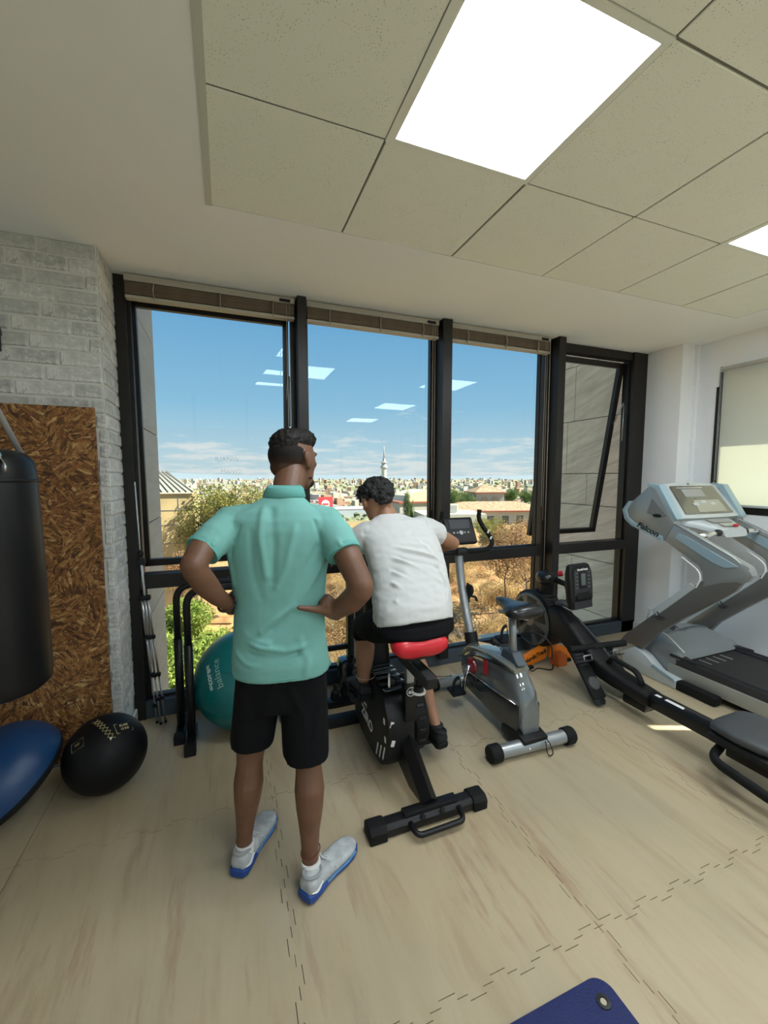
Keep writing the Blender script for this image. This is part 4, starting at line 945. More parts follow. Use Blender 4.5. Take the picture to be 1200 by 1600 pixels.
hood = MB(); rings = []
for y, z1, hw, zb_ in ((2.44, .13, .30, .05), (2.41, .25, .325, .05), (2.33, .325, .335, .05), (2.20, .35, .34, .05), (2.10, .335, .34, .09), (2.03, .295, .34, .19), (2.00, .25, .335, .20)):
    ring = []
    for k in range(25):
        t = PI * k / 24; co, si = math.cos(t), math.sin(t)
        ring.append(V((3.505 + hw * math.copysign(abs(co) ** .55, co), y + (.13 * (1 - abs(co) ** 2) if y < 2.12 else 0), zb_ + (z1 - zb_) * abs(si) ** .55)))
    ring += [V((3.505 - hw, y, zb_ - .001)), V((3.505 + hw, y, zb_ - .001))]
    rings.append(ring)
hood.quad_strip(rings); hood = hood.build('motor_hood', M_GREYP, tm, auto=math.radians(50))
text('brand_lettering', 'BH', .062, (3.39, 2.235, .349), (.96, .2, 0), (-.2, .96, .25), M_BLACK, hood, bold=.003, squash=1.4)
MB().tube(bez([(3.43, 2.16, .351), (3.40, 2.15, .353), (3.36, 2.165, .352)]), .004, 6, flat=(1, .3)).build('brand_swash', M_BLACK, hood)
MB().tube(bez([(3.62, 2.34, .327), (3.40, 2.33, .331), (3.25, 2.25, .341), (3.20, 2.14, .336), (3.21, 2.02, .25)]), .005, 6).build('white_piping', M_WHITE, hood)
for s_ in (-1, 1):
    MB().prism([(3.505 + s_ * .27, 2.03), (3.505 + s_ * .338, 1.90), (3.505 + s_ * .342, 2.10)], 'z', .200, .222, .004).build('side_fairing', M_CHARC, hood)
MB().tube([(3.24, 2.33, .50), (3.26, 2.36, .40), (3.34, 2.40, .33)], .01, 8).build('wall_side_bracket', M_LIGHTP, tm)

# ---- dip bars: two black hoops
for k, (x0, y, lb) in enumerate(((-.305, 2.735, 'black tubular dip bar hoop nearer the glass, behind its twin'), (-.238, 2.60, 'black tubular dip bar hoop in front of its twin, touching the turquoise ball'))):
    d = thing('dip_bar', lb, 'dip bar', (x0, y, 0), 'pair of dip bars')
    x1 = x0 + .62
    MB().tube(bend([(x0, y, .50), (x0, y, .925), (x1, y, .925), (x1, y, .50)], .10, 8), .0205, 14).build('hoop', M_BLACK, d)
    for x in (x0, x1):
        MB().cyl((x, y, .03), (x, y, .60), .0245, None, 16).build('leg', M_BLACK, d)
        fo = MB().b2((x - .026, y - .13, .005), (x + .026, y + .12, .05), .004).build('foot', M_BLACK, d)
        MB().b2((x - .031, y - .145, 0), (x + .031, y - .10, .058), .006).build('end_cap', M_RUBBER, fo)
        MB().disc_axis((x, y - .024, .54), (0, -1, 0), [(0, .008), (.006, .007)], 10).build('bolt', M_CHARC, d)

# ---- turquoise gym ball
M_TEAL = mat('turquoise_vinyl', (0.0, 0.155, 0.165), .33, coat=.15)
c = V((.072, 2.70, .30)); R0 = .30
gbll = thing('gym_ball', 'large turquoise inflatable gym ball under the dip bars beside the standing man', 'gym ball', (c.x, c.y, 0))
m = MB().ell(c, (R0, R0, R0), None, 56, 36); sph = m.build('ball', M_TEAL, gbll)
m = MB()
for k in range(-9, 10):
    if k % 3 == 0: 
        z = k * .026; r = math.sqrt(R0 * R0 - z * z); m.tube([c + V((r * math.cos(a * PI / 24), r * math.sin(a * PI / 24), z)) for a in range(49)], .0012, 4, caps=False)
m.build('moulded_ridges', M_TEAL, sph)
def on_ball(c, R, n, up, me_obj, par):
    """bend flat lettering (built round the origin, x right, y up) onto a ball"""
    n = V(n).normalized(); x = V(up).cross(n).normalized(); y = n.cross(x)
    org = OFF[me_obj.name]
    for v in me_obj.data.vertices:
        p = v.co + org
        a, b = p.x / R, p.y / R
        q = (n * math.cos(a) * math.cos(b) + x * math.sin(a) * math.cos(b) + y * math.sin(b)) * (R + .0012 + p.z)
        v.co = V(c) + q - OFF[par.name]
    me_obj.parent = par; me_obj.location = (0, 0, 0); OFF[me_obj.name] = OFF[par.name]
nrm = V((-0.587, -0.669, 0.457)); upv = V((-.84, .32, -.45))
M_PR = mat('worn_white_print', (.30, .52, .50), .5)
for body_, sz, yo, b in (('balance', .058, -.026, .0), ('=core=', .050, .030, .0016)):
    t = text('lettering', body_, sz, (0, yo, 0), (1, 0, 0), (0, 1, 0), M_PR if yo < 0 else mat('white_ball_print', (.55, .72, .70), .5), None, .0003, bold=b)
    on_ball(c, R0, nrm, upv, t, sph)

# ---- black wall ball
c = V((-.612, 2.36, .184)); R1 = .184
bb = thing('medicine_ball', 'black soft medicine ball with yellow zigzag stitching on the mat before the brick pier', 'medicine ball', (c.x, c.y, 0))
M_BB = mat('black_leatherette', (.004, .004, .005), .5, bump=.15, bscale=220, spec=.25)
sph = MB().ell(c, (R1, R1, R1), None, 48, 30).build('ball', M_BB, bb)
M_YEL = mat('yellow_stitch', (.55, .46, .20), .6); M_GOLD = mat('dull_gold_print', (.24, .20, .09), .6)
def flat(name, m_, fn, n, up, cc, R, par):
    b = MB(); fn(b); o = b.build(name, m_); on_ball(cc, R, n, up, o, par)
def zig(b):
    for s_ in (-1, 1):
        P = [V((s_ * (.0135 if k % 2 else -.0135), -.085 + k * .022, 0)) for k in range(8)]
        b.tube(P, .0019, 5)
flat('zigzag_stitching', M_YEL, zig, (.05, -.35, .94), (-.8, .9, .3), c, R1, sph)
def frm(w, h, r):
    return lambda b: b.tube([V((-w, -h, 0)), V((w, -h, 0)), V((w, h, 0)), V((-w, h, 0)), V((-w, -h, 0))], r, 5)
flat('printed_frame', M_GOLD, frm(.030, .022, .0012), (-.48, -.55, .68), (-.3, .9, .6), c, R1, sph)
flat('printed_frame', M_YEL, frm(.040, .026, .0014), (.52, -.28, .80), (-.6, .8, .2), c, R1, sph)
for body_, sz, n, yo in (('SLAM', .017, (.52, -.28, .80), .010), ('12 KG', .015, (.52, -.28, .80), -.010), ('ball', .016, (-.48, -.55, .68), .002)):
    t = text('lettering', body_, sz, (0, yo, 0), (1, 0, 0), (0, 1, 0), M_YEL if n[0] > 0 else M_GOLD, None, .0003, bold=.0006)
    on_ball(c, R1, n, (-.6, .8, .2) if n[0] > 0 else (-.3, .9, .6), t, sph)
flat('valve', M_WHITE, lambda b: b.ell((0, 0, 0), (.005, .005, .002)), (.28, -.62, .73), (0, 0, 1), c, R1, sph)

# ---- blue balance dome, tipped
bo = thing('balance_dome', 'blue half-ball balance trainer on a black base, beside the black medicine ball', 'balance trainer', (-1.0, 2.36, 0))
ax = V((-.50, -.22, .84)).normalized(); cb_ = V((-1.01, 2.33, .155))
prof = [(.03 + .205 * math.sin(t * PI / 2 / 14), .262 * math.cos(t * PI / 2 / 14)) for t in range(15)]
MB().disc_axis(cb_, ax, [(.0, .20), (.0, .262)] + prof, 56).build('dome', mat('blue_dome_vinyl', (.004, .040, .125), .4, bump=.06, bscale=180), bo, auto=AU)
MB().disc_axis(cb_, ax, [(-.040, .16), (-.036, .225), (-.018, .255), (.002, .264), (.010, .264), (.012, .24)], 56).build('base', M_RUBBER, bo, auto=AU)
MB().tube([cb_ + V((-.05, -.245, -.09)), cb_ + V((-.0, -.262, -.10)), cb_ + V((.02, -.24, -.09))], .022, 10).build('grip', M_RUBBER, bo)

# ---- punching bag
pb = thing('punching_bag', 'black leather punching bag hanging in front of the strand board', 'punching bag', (-.905, 2.10, .69))
MB().disc_axis((-.905, 2.10, .69), (0, 0, 1), [(.0, .02), (.0, .10), (.012, .155), (.03, .175), (.06, .181), (.3, .180), (.6, .178), (.9, .172), (.955, .165), (.985, .14), (1.0, .09), (1.005, .02)], 48).build('bag', mat('black_bag_leather', (.006, .006, .007), .42, bump=.25, bscale=9, spec=.35), pb, auto=math.radians(50))
m = MB(); m.disc_axis((-.905, 2.10, 1.56), (0, 0, 1), [(0, .1745), (.001, .1765), (.012, .1765), (.013, .1745)], 48); m.build('seam', M_BLACKP, pb)
for a in range(4):
    an = a * PI / 2 + .5; p = V((-.905 + .13 * math.cos(an), 2.10 + .13 * math.sin(an), 1.66))
    MB().tube([p, V((-.905, 2.10, 2.02))], .008, 8, flat=(1.5, .4)).build('hanging_strap', mat('grey_webbing', (.30, .29, .27), .7), pb)
MB().tube([(-.795, 1.985, 1.655), (-.775, 1.965, 1.625), (-.773, 1.962, 1.60)], .004, 8).build('wire_hook', M_CHROME, pb)
MB().ell((-.805, 1.99, 1.66), (.012, .012, .018)).build('eyelet', M_CHROME, pb)
ch = MB()
for k in range(9):
    ch.tube([V((-.905 + .012 * math.cos(t * PI / 6) * (1 if k % 2 else 0), 2.10 + .012 * math.cos(t * PI / 6) * (0 if k % 2 else 1), 2.04 + k * .035 + .022 * math.sin(t * PI / 6))) for t in range(13)], .0035, 6)
ch.build('chain', M_CHROME, pb)
br = thing('bag_bracket', 'dark steel wall bracket arm above the punching bag', 'bracket', (-1.0, 2.645, 2.28))
MB().tube([(-1.03, 2.64, 2.285), (-.99, 2.52, 2.30), (-.905, 2.10, 2.36)], .016, 10).build('arm', M_CHARC, br)
MB().b2((-1.10, 2.632, 2.20), (-1.02, 2.646, 2.37), .004).build('wall_plate', M_CHARC, br)

# ---- folded light stand in the corner
ls = thing('light_stand', 'folded silver and black light stand leaning in the corner by the brick pier', 'tripod', (-.44, 2.87, 0))
top = V((-.503, 2.925, .82)); 
feet = [V((-.462, 2.885, .006)), V((-.437, 2.86, .006)), V((-.412, 2.872, .006))]
M_SIL2 = mat('brushed_silver_tube', (.45, .45, .46), .3, .8)
for k, f in enumerate(feet):
    t0 = top + V((-.016 + k * .016, -.004, 0))
    lg = MB().tube([t0, t0.lerp(f, .33)], .0085, 10).build('leg', M_SIL2, ls)
    MB().tube([t0.lerp(f, .30), t0.lerp(f, .64)], .007, 10).build('leg_section', M_SIL2, lg)
    MB().tube([t0.lerp(f, .60), f], .005, 8).build('leg_tip', M_SIL2, lg)
    for q in (.31, .61, (.86, .80, .80)[k]): MB().box(t0.lerp(f, q), (.026, .022, .022), None, .004).build('leg_clamp', M_BLACKP, lg)
    MB().ell(f + V((0, 0, .004)), (.009, .009, .010)).build('rubber_tip', M_RUBBER, lg)
MB().box(top, (.068, .036, .030), None, .008).build('collar', M_BLACKP, ls)
MB().tube([top, V((-.515, 2.935, 1.05))], .0075, 10).build('centre_pole', M_LIGHTP, ls)
MB().box((-.513, 2.935, 1.05), (.045, .03, .04), None, .008).build('pole_clamp', M_BLACKP, ls)
MB().tube([(-.517, 2.936, 1.06), (-.531, 2.952, 1.55)], .0045, 8).build('upper_pole', M_LIGHTP, ls)
MB().ell((-.516, 2.935, 1.10), (.018, .018, .025)).build('head_knob', M_BLACKP, ls)

# ---- blue exercise mat at the bottom edge
ym = thing('exercise_mat', 'blue textured exercise mat with a black eyelet in its corner', 'exercise mat', (.8, .4, 0))
cx0, cx1, cy1, r = .46, 1.065, .862, .05
poly = [(cx0, -.9)] + [(cx1, -.9)] + [(cx1 - r + r * math.cos(a * PI / 16), cy1 - r + r * math.sin(a * PI / 16)) for a in range(9)] + [(cx0 + r - r * math.sin(a * PI / 16), cy1 - r + r * math.cos(a * PI / 16)) for a in range(9)]
mb_ = mat('royal_blue_foam', (.012, .020, .105), .7, bump=.9, bscale=170)
MB().prism(poly, 'z', .0005, .012, .003).build('mat', mb_, ym, auto=AU)
for x in (cx0 + .055, cx1 - .055):
    MB().disc_axis((x, cy1 - .06, .0122), (0, 0, 1), [(0, .021), (.003, .020), (.0035, .011), (-.004, .0095)], 28).build('eyelet', mat('eyelet_black', (.02, .02, .022), .3), ym, auto=AU)
    MB().disc_axis((x, cy1 - .06, .0123), (0, 0, 1), [(0, .009), (.0004, .009)], 16).build('eyelet_hole', mat('floor_seen_in_hole', (.5, .44, .33), .6), ym)
# thin cable lying by the sill
cb2 = MB().tube(bez([(1.40, 2.95, .10), (1.42, 2.88, .02), (1.50, 2.80, .006), (1.62, 2.76, .006)]), .0025, 6).build('thin_cable', M_CHARC, None, at=(1.5, 2.8, 0)); tag(cb2, 'thin dark cable with a bead end lying on the mats under the glass', 'cable')
MB().ell((1.62, 2.76, .007), (.007, .007, .007)).build('cable_end', M_BLACK, cb2)

# ================================================================== OUTSIDE
# ---- stone-faced fins of the facade, cut in slabs
M_ST = make_stone('fine_grained_stone_pale', (.40, .40, .375), (.50, .50, .465), (0, 0, 0)); M_ST2 = make_stone('striated_stone', (.50, .46, .38), (.80, .76, .64), (.35, 0, 0))
def fin(name, x0, x1, label, slabs, m_, y1):
    t = thing(name, label, 'facade fin', ((x0 + x1) / 2, 3.7, -9), 'stone clad facade fins')
    MB().b2((x0 + .012, 3.10, -9.0), (x1 - .012, y1 - .01, 6.2)).build('core', mat('fin_core', (.06, .06, .055), .9), t)
    for (ya, yb, za, zb) in slabs:
        MB().b2((x0, ya + .003, za + .004), (x1, yb - .003, zb - .004), .002).build('stone_slab', m_, t)
    return t
sl_ = []
zs = [-9, -6, -3.5, -1.2, .52, 1.22, 1.95, 2.75, 3.6, 6.2]
for a, b_ in zip(zs[:-1], zs[1:]): sl_ += [(3.10, 3.62, a, b_), (3.62, 4.30, a - .0, b_)]
fin('facade_fin', -1.05, -.575, 'pale stone-clad facade fin outside the glass beside the brick pier', sl_, M_ST, 4.30)
sl_ = []
zs = [-9, -6, -3.5, -1.6, -.7, .0, .62, 1.25, 1.62, 2.25, 2.9, 3.6, 4.5, 6.2]
ss = [4.02, 3.86, 4.30, 3.60, 4.05, 3.88, 4.18, 3.70, 4.02, 3.92, 4.15, 3.8, 4.0]
for k, (a, b_) in enumerate(zip(zs[:-1], zs[1:])): sl_ += [(3.10, ss[k], a, b_), (ss[k], 4.55, a, b_)]
fin('facade_fin', 3.96, 4.40, 'striated stone-clad facade fin seen through the open window', sl_, M_ST2, 4.55)
lg = thing('facade_ledge', 'striated stone ledge sloping below the open window outside the glass', 'ledge', (3.3, 3.7, -.4))
for k in range(3): MB().b2((3.05 + k * .30, 3.12, -.62 - .02), (3.345 + k * .30, 4.5, -.50), .004).build('stone_slab', M_ST2, lg)

# ---- land
def land(x, y):
    d = math.hypot(x, y)
    z = -9.0
    if d > 14: z += (d - 14) * .20 * max(0, min(1, (x - 1.0 + 0 * y) / 6)) if d < 34 else 4.0 * max(0, min(1, (x - 1.0) / 6))
    if d > 36:
        t = min(1, (d - 36) / 330); t = t * t * (3 - 2 * t); z = z * (1 - t) + (-50) * t
    if d > 366: z = -50 - min(14, (d - 366) / 1400 * 14)
    z += .5 * noise.noise(V((x * .09, y * .09, 0))) * min(1, d / 20) + min(3, d / 300) * noise.noise(V((x * .006, y * .006, 3)))
    return z
def soil_mat():
    m, t, b_ = nodes_of('dry_soil_and_grass')
    v = obj_coord(t); n = nn(t, 'ShaderNodeTexNoise', {'Scale': .9, 'Detail': 9.0, 'Roughness': .7}); t.links.new(v, n.inputs[0])
    c = ramp_node(t, n.outputs[0], [(.32, (.17, .088, .038)), (.48, (.30, .175, .078)), (.60, (.38, .26, .125)), (.72, (.24, .145, .06))])
    n2 = nn(t, 'ShaderNodeTexNoise', {'Scale': .05, 'Detail': 5.0}); t.links.new(v, n2.inputs[0])
    # far land turns to park green and pale fields: its own colour, by place
    sx = nn(t, 'ShaderNodeVectorMath', operation='LENGTH'); t.links.new(v, sx.inputs[0])
    r = nn(t, 'ShaderNodeMapRange', {'From Min': 45.0, 'From Max': 110.0}); t.links.new(sx.outputs['Value'], r.inputs[0])
    n3 = nn(t, 'ShaderNodeTexNoise', {'Scale': .004, 'Detail': 8.0, 'Roughness': .7}); t.links.new(v, n3.inputs[0])
    c2 = ramp_node(t, n3.outputs[0], [(.36, (.12, .15, .07)), (.48, (.18, .19, .10)), (.54, (.30, .26, .18)), (.64, (.34, .31, .25))])
    t.links.new(mixc(t, r.outputs[0], c.outputs[0], c2.outputs[0]), b_.inputs['Base Color']); b_.inputs['Roughness'].default_value = .95; b_.inputs['Specular IOR Level'].default_value = .1
    return m
rad = [5, 8, 10, 12, 14, 16, 18, 20, 22, 24, 26, 28, 30, 32, 34, 36, 40, 46, 54, 64, 76, 90, 110, 135, 165, 200, 250, 310, 380, 480, 600, 800, 1100, 1500, 2200, 3200, 5000, 8000, 14000]
mb = MB(); rows_ = []
for r in rad:
    rows_.append([V((r * math.sin(math.radians(a)), 1.0 + r * math.cos(math.radians(a)), land(r * math.sin(math.radians(a)), r * math.cos(math.radians(a))))) for a in [x * 2 for x in range(-45, 46)]])
mb.quad_strip(rows_, closed=False, caps=False)
gnd = mb.build('ground', soil_mat(), smooth=True); tag(gnd, kind='structure')

# ---- far hills
random.seed(11)
mb = MB(); top_, bot_ = [], []
for k in range(161):
    a = math.radians(-50 + k * .85); R_h = 11500; x, y = R_h * math.sin(a), R_h * math.cos(a)
    h = 40 + 55 * noise.noise(V((k * .06, 2, 0))) + (110 * math.exp(-((k - 44) / 13) ** 2))
    top_.append((V((x * 1.12, y * 1.12, h)))); bot_.append(V((x, y, -66)))
mb.quad_strip([bot_, top_], closed=False, caps=False); hl = mb.build('far_hills', mat('hazy_blue_hill', (.15, .19, .225), .95), smooth=True); tag(hl, kind='structure')  # distance haze is put into the flat blue-grey

# ---- plants
def leaves_mesh(name, m_, n, rx_, ry_, rz_, size, seed, hollow=.45, blobs=9):
    """a crown of folded leaf blades held in overlapping clumps"""
    rnd = random.Random(seed); vs_, fs_ = [], []
    cl_ = [(rnd.uniform(-.6, .6), rnd.uniform(-.6, .6), rnd.uniform(-.55, .6), rnd.uniform(.35, .6)) for _ in range(blobs)]
    for _ in range(n):
        bx, by, bz, br_ = cl_[rnd.randrange(blobs)]
        while True:
            p = V((rnd.uniform(-1, 1), rnd.uniform(-1, 1), rnd.uniform(-1, 1)))
            if hollow < p.length < 1: break
        p = V((bx + p.x * br_, by + p.y * br_, bz + p.z * br_)); p = V((p.x * rx_, p.y * ry_, p.z * rz_))
        d = V((rnd.gauss(0, 1), rnd.gauss(0, 1), rnd.gauss(.2, .8))).normalized(); s_ = d.cross(V((rnd.gauss(0, 1), rnd.gauss(0, 1), rnd.gauss(0, 1)))).normalized(); L_ = size * rnd.uniform(.6, 1.4)
        i = len(vs_); vs_ += [p, p + d * L_ * .5 + s_ * L_ * .22, p + d * L_, p + d * L_ * .5 - s_ * L_ * .22]; fs_.append((i, i + 1, i + 2, i + 3))
    me = bpy.data.meshes.new(name); me.from_pydata([tuple(v) for v in vs_], [], fs_); me.materials.append(m_); return me
def trunk_mesh(name, m_, h, r, spread, seed, br_=6):
    rnd = random.Random(seed); mb = MB()
    mb.tube([V((0, 0, -.6)), V((rnd.uniform(-.1, .1) * h, 0, h * .4)), V((0, rnd.uniform(-.1, .1) * h, h))], [r, r * .7, r * .35], 7)
    for k in range(br_):
        a = rnd.uniform(0, 2 * PI); z0 = h * rnd.uniform(.3, .9); e = V((math.cos(a) * spread, math.sin(a) * spread, z0 + spread * rnd.uniform(.3, .9)))
        mb.tube([V((0, 0, z0)), V((e.x * .5, e.y * .5, (z0 + e.z) / 2 + .08 * spread)), e], [r * .4, r * .25, r * .1], 5)
        for q in range(2):
            e2 = e + V((rnd.uniform(-.5, .5), rnd.uniform(-.5, .5), rnd.uniform(.1, .5))) * spread * .6; mb.tube([V((e.x * .6, e.y * .6, z0 + (e.z - z0) * .6)), e2], [r * .18, r * .06], 4)
    me = bpy.data.meshes.new(name); mb.bm.to_mesh(me); mb.bm.free(); me.materials.append(m_); return me
M_BARK = mat('bark', (.14, .10, .07), .9); M_TWIG = mat('dry_twig', (.26, .19, .12), .9)
G1 = make_leaf('bright_green_leaf', (.13, .20, .035), (.36, .42, .11), .4); G2 = make_leaf('olive_leaf', (.15, .16, .045), (.36, .33, .11)); G3 = make_leaf('dark_green_leaf', (.05, .10, .03), (.16, .21, .07)); G4 = make_leaf('dry_brown_leaf', (.26, .15, .07), (.55, .38, .20)); G5 = make_leaf('golden_dry_leaf', (.42, .29, .12), (.66, .50, .25)); G6 = make_leaf('rust_leaf', (.34, .20, .09), (.45, .35, .14))
def plant(name, label, cat, group, x, y, z, parts_, s=1.0, rz=0.0):
    t = thing(name, label, cat, (x, y, z), group)
    t.rotation_euler = (0, 0, rz); t.scale = (s, s, s)
    for nm, me, off in parts_:
        o = bpy.data.objects.new(nm, me); COL.objects.link(o); o.parent = t; o.location = off
    return t
def az(px, d):   # a bearing seen past the window, turned into ground coordinates at distance d
    a = math.radians(20.86) + math.atan((px - 600) / 645.0); return d * math.sin(a), d * math.cos(a)
T_OL = leaves_mesh('foliage', G2, 15000, 2.6, 2.6, 2.3, .16, 1, .5, 14); T_RU = leaves_mesh('foliage', G6, 9000, 1.9, 1.9, 1.7, .14, 2, .5, 10); T_BR = leaves_mesh('foliage', G1, 17000, 1.7, 1.7, 1.4, .14, 3, .4, 12)
T_DK = leaves_mesh('foliage', G3, 7000, 2.0, 2.0, 2.0, .22, 4, .5, 10); T_CY = leaves_mesh('foliage', G3, 5000, .55, .55, 3.4, .16, 5, .5, 12); T_PK = leaves_mesh('foliage', G4, 6000, 1.2, 1.2, 1.5, .10, 6, .3, 10)
TR = trunk_mesh('trunk', M_BARK, 3.2, .16, 1.4, 1); TR2 = trunk_mesh('trunk', M_BARK, 2.0, .045, .9, 2, 12)
def tree(label, px, d, ztop, me, trk, hgt, s, group='trees outside the glass'):
    x, y = az(px, d); z = ztop - hgt * s
    plant('tree', label, 'tree', group, x, y, z, [('trunk', trk, (0, 0, 0)), ('foliage', me, (0, 0, hgt * .62))], s, px * .13)
tree('large olive-green tree outside, to the side of the yellow-walled building', 356, 26, 1.05, T_OL, TR, 5.6, 1.0)
tree('russet-leaved tree outside, touching the large olive-green tree', 408, 30, -.2, T_RU, TR, 4.6, 1.15)
tree('olive tree outside, seen just past the shoulder of the standing man', 418, 40, -.4, T_OL, TR, 5.6, .9)
tree('dry pinkish-brown tree in front of the yellow-walled building', 296, 22, -2.1, T_PK, TR2, 3.6, .9)
tree('bright green leafy tree low outside, under the yellow-walled building', 256, 20, -4.0, T_BR, TR2, 3.2, 1.0)
tree('bright green leafy tree seen through the lower pane behind the dip bars', 285, 12.5, -3.0, T_BR, TR2, 3.2, 1.05)
tree('bright green leafy tree seen between the dip bars and the standing man', 345, 14, -3.6, T_BR, TR2, 3.2, 1.1)
tree('low bright green bush beside the path, under the dip bars', 262, 11, -5.2, T_BR, TR2, 3.2, .8)
tree('bright green bush seen between the two people near the sill', 520, 13, -6.3, T_BR, TR2, 3.2, .85)
tree('bright green bush beyond the tall folded machine', 560, 14, -6.6, T_BR, TR2, 3.2, .8)
tree('dark cypress-like tree outside, close to the head of the seated person', 636, 62, -1.1, T_CY, TR2, 6.6, 1.0)
tree('second dark cypress-like tree, shorter than its neighbour', 643, 64, -2.9, T_CY, TR2, 6.6, .85)
tree('green tree outside behind the shoulder of the seated person', 530, 52, -4.9, T_BR, TR2, 3.2, 1.5)
tree('dark green tree beside the white red-roofed building', 705, 75, -.8, T_DK, TR, 5.0, 1.05)
tree('dark green tree beside the flat roof with an air unit', 726, 80, -1.3, T_DK, TR, 5.0, 1.0)
tree('dark tree beyond the red roof turret, close to the open sash', 800, 90, -.9, T_DK, TR, 5.0, .9)
tree('dark tree beyond the long roof, next to the open sash', 822, 95, -1.4, T_DK, TR, 5.0, .9)
tree('greenish tree in front of the white red-roofed building', 770, 36, -1.9, T_OL, TR, 5.6, .62)
tree('dry pinkish tree in front of the long tiled roof', 797, 26, -.9, T_PK, TR2, 3.6, 1.35)
tree('dry pinkish tree partly behind the slanting open sash', 828, 24, -1.1, T_PK, TR2, 3.6, 1.3)

# dry scrub on the slope
B1 = leaves_mesh('foliage', G5, 2600, .9, .9, .55, .055, 21, .1, 8); B2 = leaves_mesh('foliage', G4, 2200, .8, .8, .5, .05, 22, .1, 8); B3 = leaves_mesh('foliage', G6, 1800, .6, .6, .5, .05, 23, .1, 6)
W1 = trunk_mesh('twigs', M_TWIG, 1.1, .020, .9, 31, 16); W2 = trunk_mesh('twigs', M_TWIG, .9, .016, .7, 32, 14)
random.seed(19); LBS = ('golden dry shrub on the sunlit slope outside', 'brown dry shrub on the sunlit slope outside', 'low rust-green shrub on the sunlit slope outside')
for k in range(210):
    px = random.uniform(470, 850); d = random.uniform(12, 38); x, y = az(px, d)
    if x < 2.2: continue
    q = k % 3
    lb = '%s dry shrub on the %s slope, seen %s' % (('golden', 'brown', 'low rust-green')[q], 'near' if d < 19 else 'middle' if d < 27 else 'upper', 'between the two people' if px < 545 else 'around the seated person' if px < 690 else 'through the bike handlebars and post' if px < 745 else 'over the bike saddle' if px < 800 else 'beside the fan disc')
    plant('dry_shrub', lb, 'shrub', lb.replace('shrub', 'shrubs'), x, y, land(x, y - 1) + .35, [('twigs', (W1, W2)[k % 2], (0, 0, -.2)), ('foliage', (B1, B2, B3)[q], (0, 0, .25))], random.uniform(.8, 1.7), random.uniform(0, 6))
for px, d, lb in ((806, 13, 'bare grey twiggy shrub by the fan disc outside the glass'), (770, 15, 'bare grey twiggy shrub over the bike saddle outside the glass'), (838, 14.5, 'bare grey twiggy shrub close to the open window bay')):
    x, y = az(px, d); plant('bare_shrub', lb, 'shrub', None, x, y, land(x, y - 1) + .2, [('twigs', W1, (0, 0, -.2))], 2.3, px * .7)
RK = MB(); RK.ell((0, 0, 0), (.5, .4, .3), None, 9, 6)
for v in RK.bm.verts: v.co *= 1 + .25 * noise.noise(v.co * 3)
rme = bpy.data.meshes.new('rock'); RK.bm.to_mesh(rme); RK.bm.free(); rme.materials.append(mat('grey_boulder', (.30, .26, .22), .9))
for k in range(14):
    px = random.uniform(300, 840); d = random.uniform(11, 26); x, y = az(px, d)
    o = bpy.data.objects.new('boulder', rme); COL.objects.link(o); o.location = (x, y, land(x, y - 1) + .1); o.rotation_euler = (random.random(), 0, random.uniform(0, 6)); s_ = random.uniform(.5, 1.6); o.scale = (s_,) * 3
    tag(o, 'grey boulder on the dry ground, ' + ('by the footpath' if px < 460 else 'under the seated person' if px < 690 else 'under the bike saddle'), 'rock', 'boulders on the dry ground')
path = MB(); pts = [az(p, d) for p, d in ((200, 10.5), (300, 12), (360, 15), (430, 21), (470, 30))]
L1 = [V((x - .0, y + 1.3, land(x, y - 1) + .25)) for x, y in pts]; L2 = [V((x + .2, y - 1.3, land(x, y - 1) + .25)) for x, y in pts]
path.quad_strip([L1, L2], closed=False, caps=False); pth = path.build('footpath', mat('pale_path', (.60, .55, .47), .9)); tag(pth, kind='structure')

# ---- buildings one can tell apart
def house(name, label, px, d, w, dep, zb_, zt, wall, roof=None, rh=0.0, wins=(), rz=0.0, over=.3, group=None, cat='building'):
    x, y = az(px, d); t = thing(name, label, cat, (x, y, zb_), group)
    R_z = Matrix.Translation((x, y, 0)) @ Matrix.Rotation(rz, 4, 'Z') @ Matrix.Translation((-x, -y, 0))
    def put(mb, nm, m_, par=t): mb.bm.transform(R_z); return mb.build(nm, m_, par)
    wl_ = put(MB().b2((x - w / 2, y, zb_), (x + w / 2, y + dep, zt)), 'walls', wall)
    if roof:
        A = [V((x - w / 2 - over, y - over, zt)), V((x + w / 2 + over, y - over, zt)), V((x + w / 2 + over, y + dep + over, zt)), V((x - w / 2 - over, y + dep + over, zt))]
        hip = min(w, dep) / 2
        Bt = [V((x - w / 2 + hip * .9, y + dep / 2 - .05, zt + rh)), V((x + w / 2 - hip * .9, y + dep / 2 - .05, zt + rh)), V((x + w / 2 - hip * .9, y + dep / 2 + .05, zt + rh)), V((x - w / 2 + hip * .9, y + dep / 2 + .05, zt + rh))]
        mb = MB(); mb.quad_strip([A, Bt], True, True, False); put(mb, 'roof', roof)
        put(MB().b2((x - w / 2 - over, y - over, zt - .22), (x + w / 2 + over, y + dep + over, zt + .02)), 'eaves', mat('red_eaves', (.34, .09, .06), .7))
    for (wx, wz, ww, wh) in wins:
        f = put(MB().b2((x + wx - ww / 2, y - .06, zb_ + wz), (x + wx + ww / 2, y + .06, zb_ + wz + wh)), 'window', mat('window_surround', (.62, .60, .55), .7), wl_)
        put(MB().b2((x + wx - ww / 2 + .12, y - .08, zb_ + wz + .12), (x + wx + ww / 2 - .12, y - .05, zb_ + wz + wh - .12)), 'pane', mat('dim_pane', (.10, .12, .12), .2), wl_)
    return t
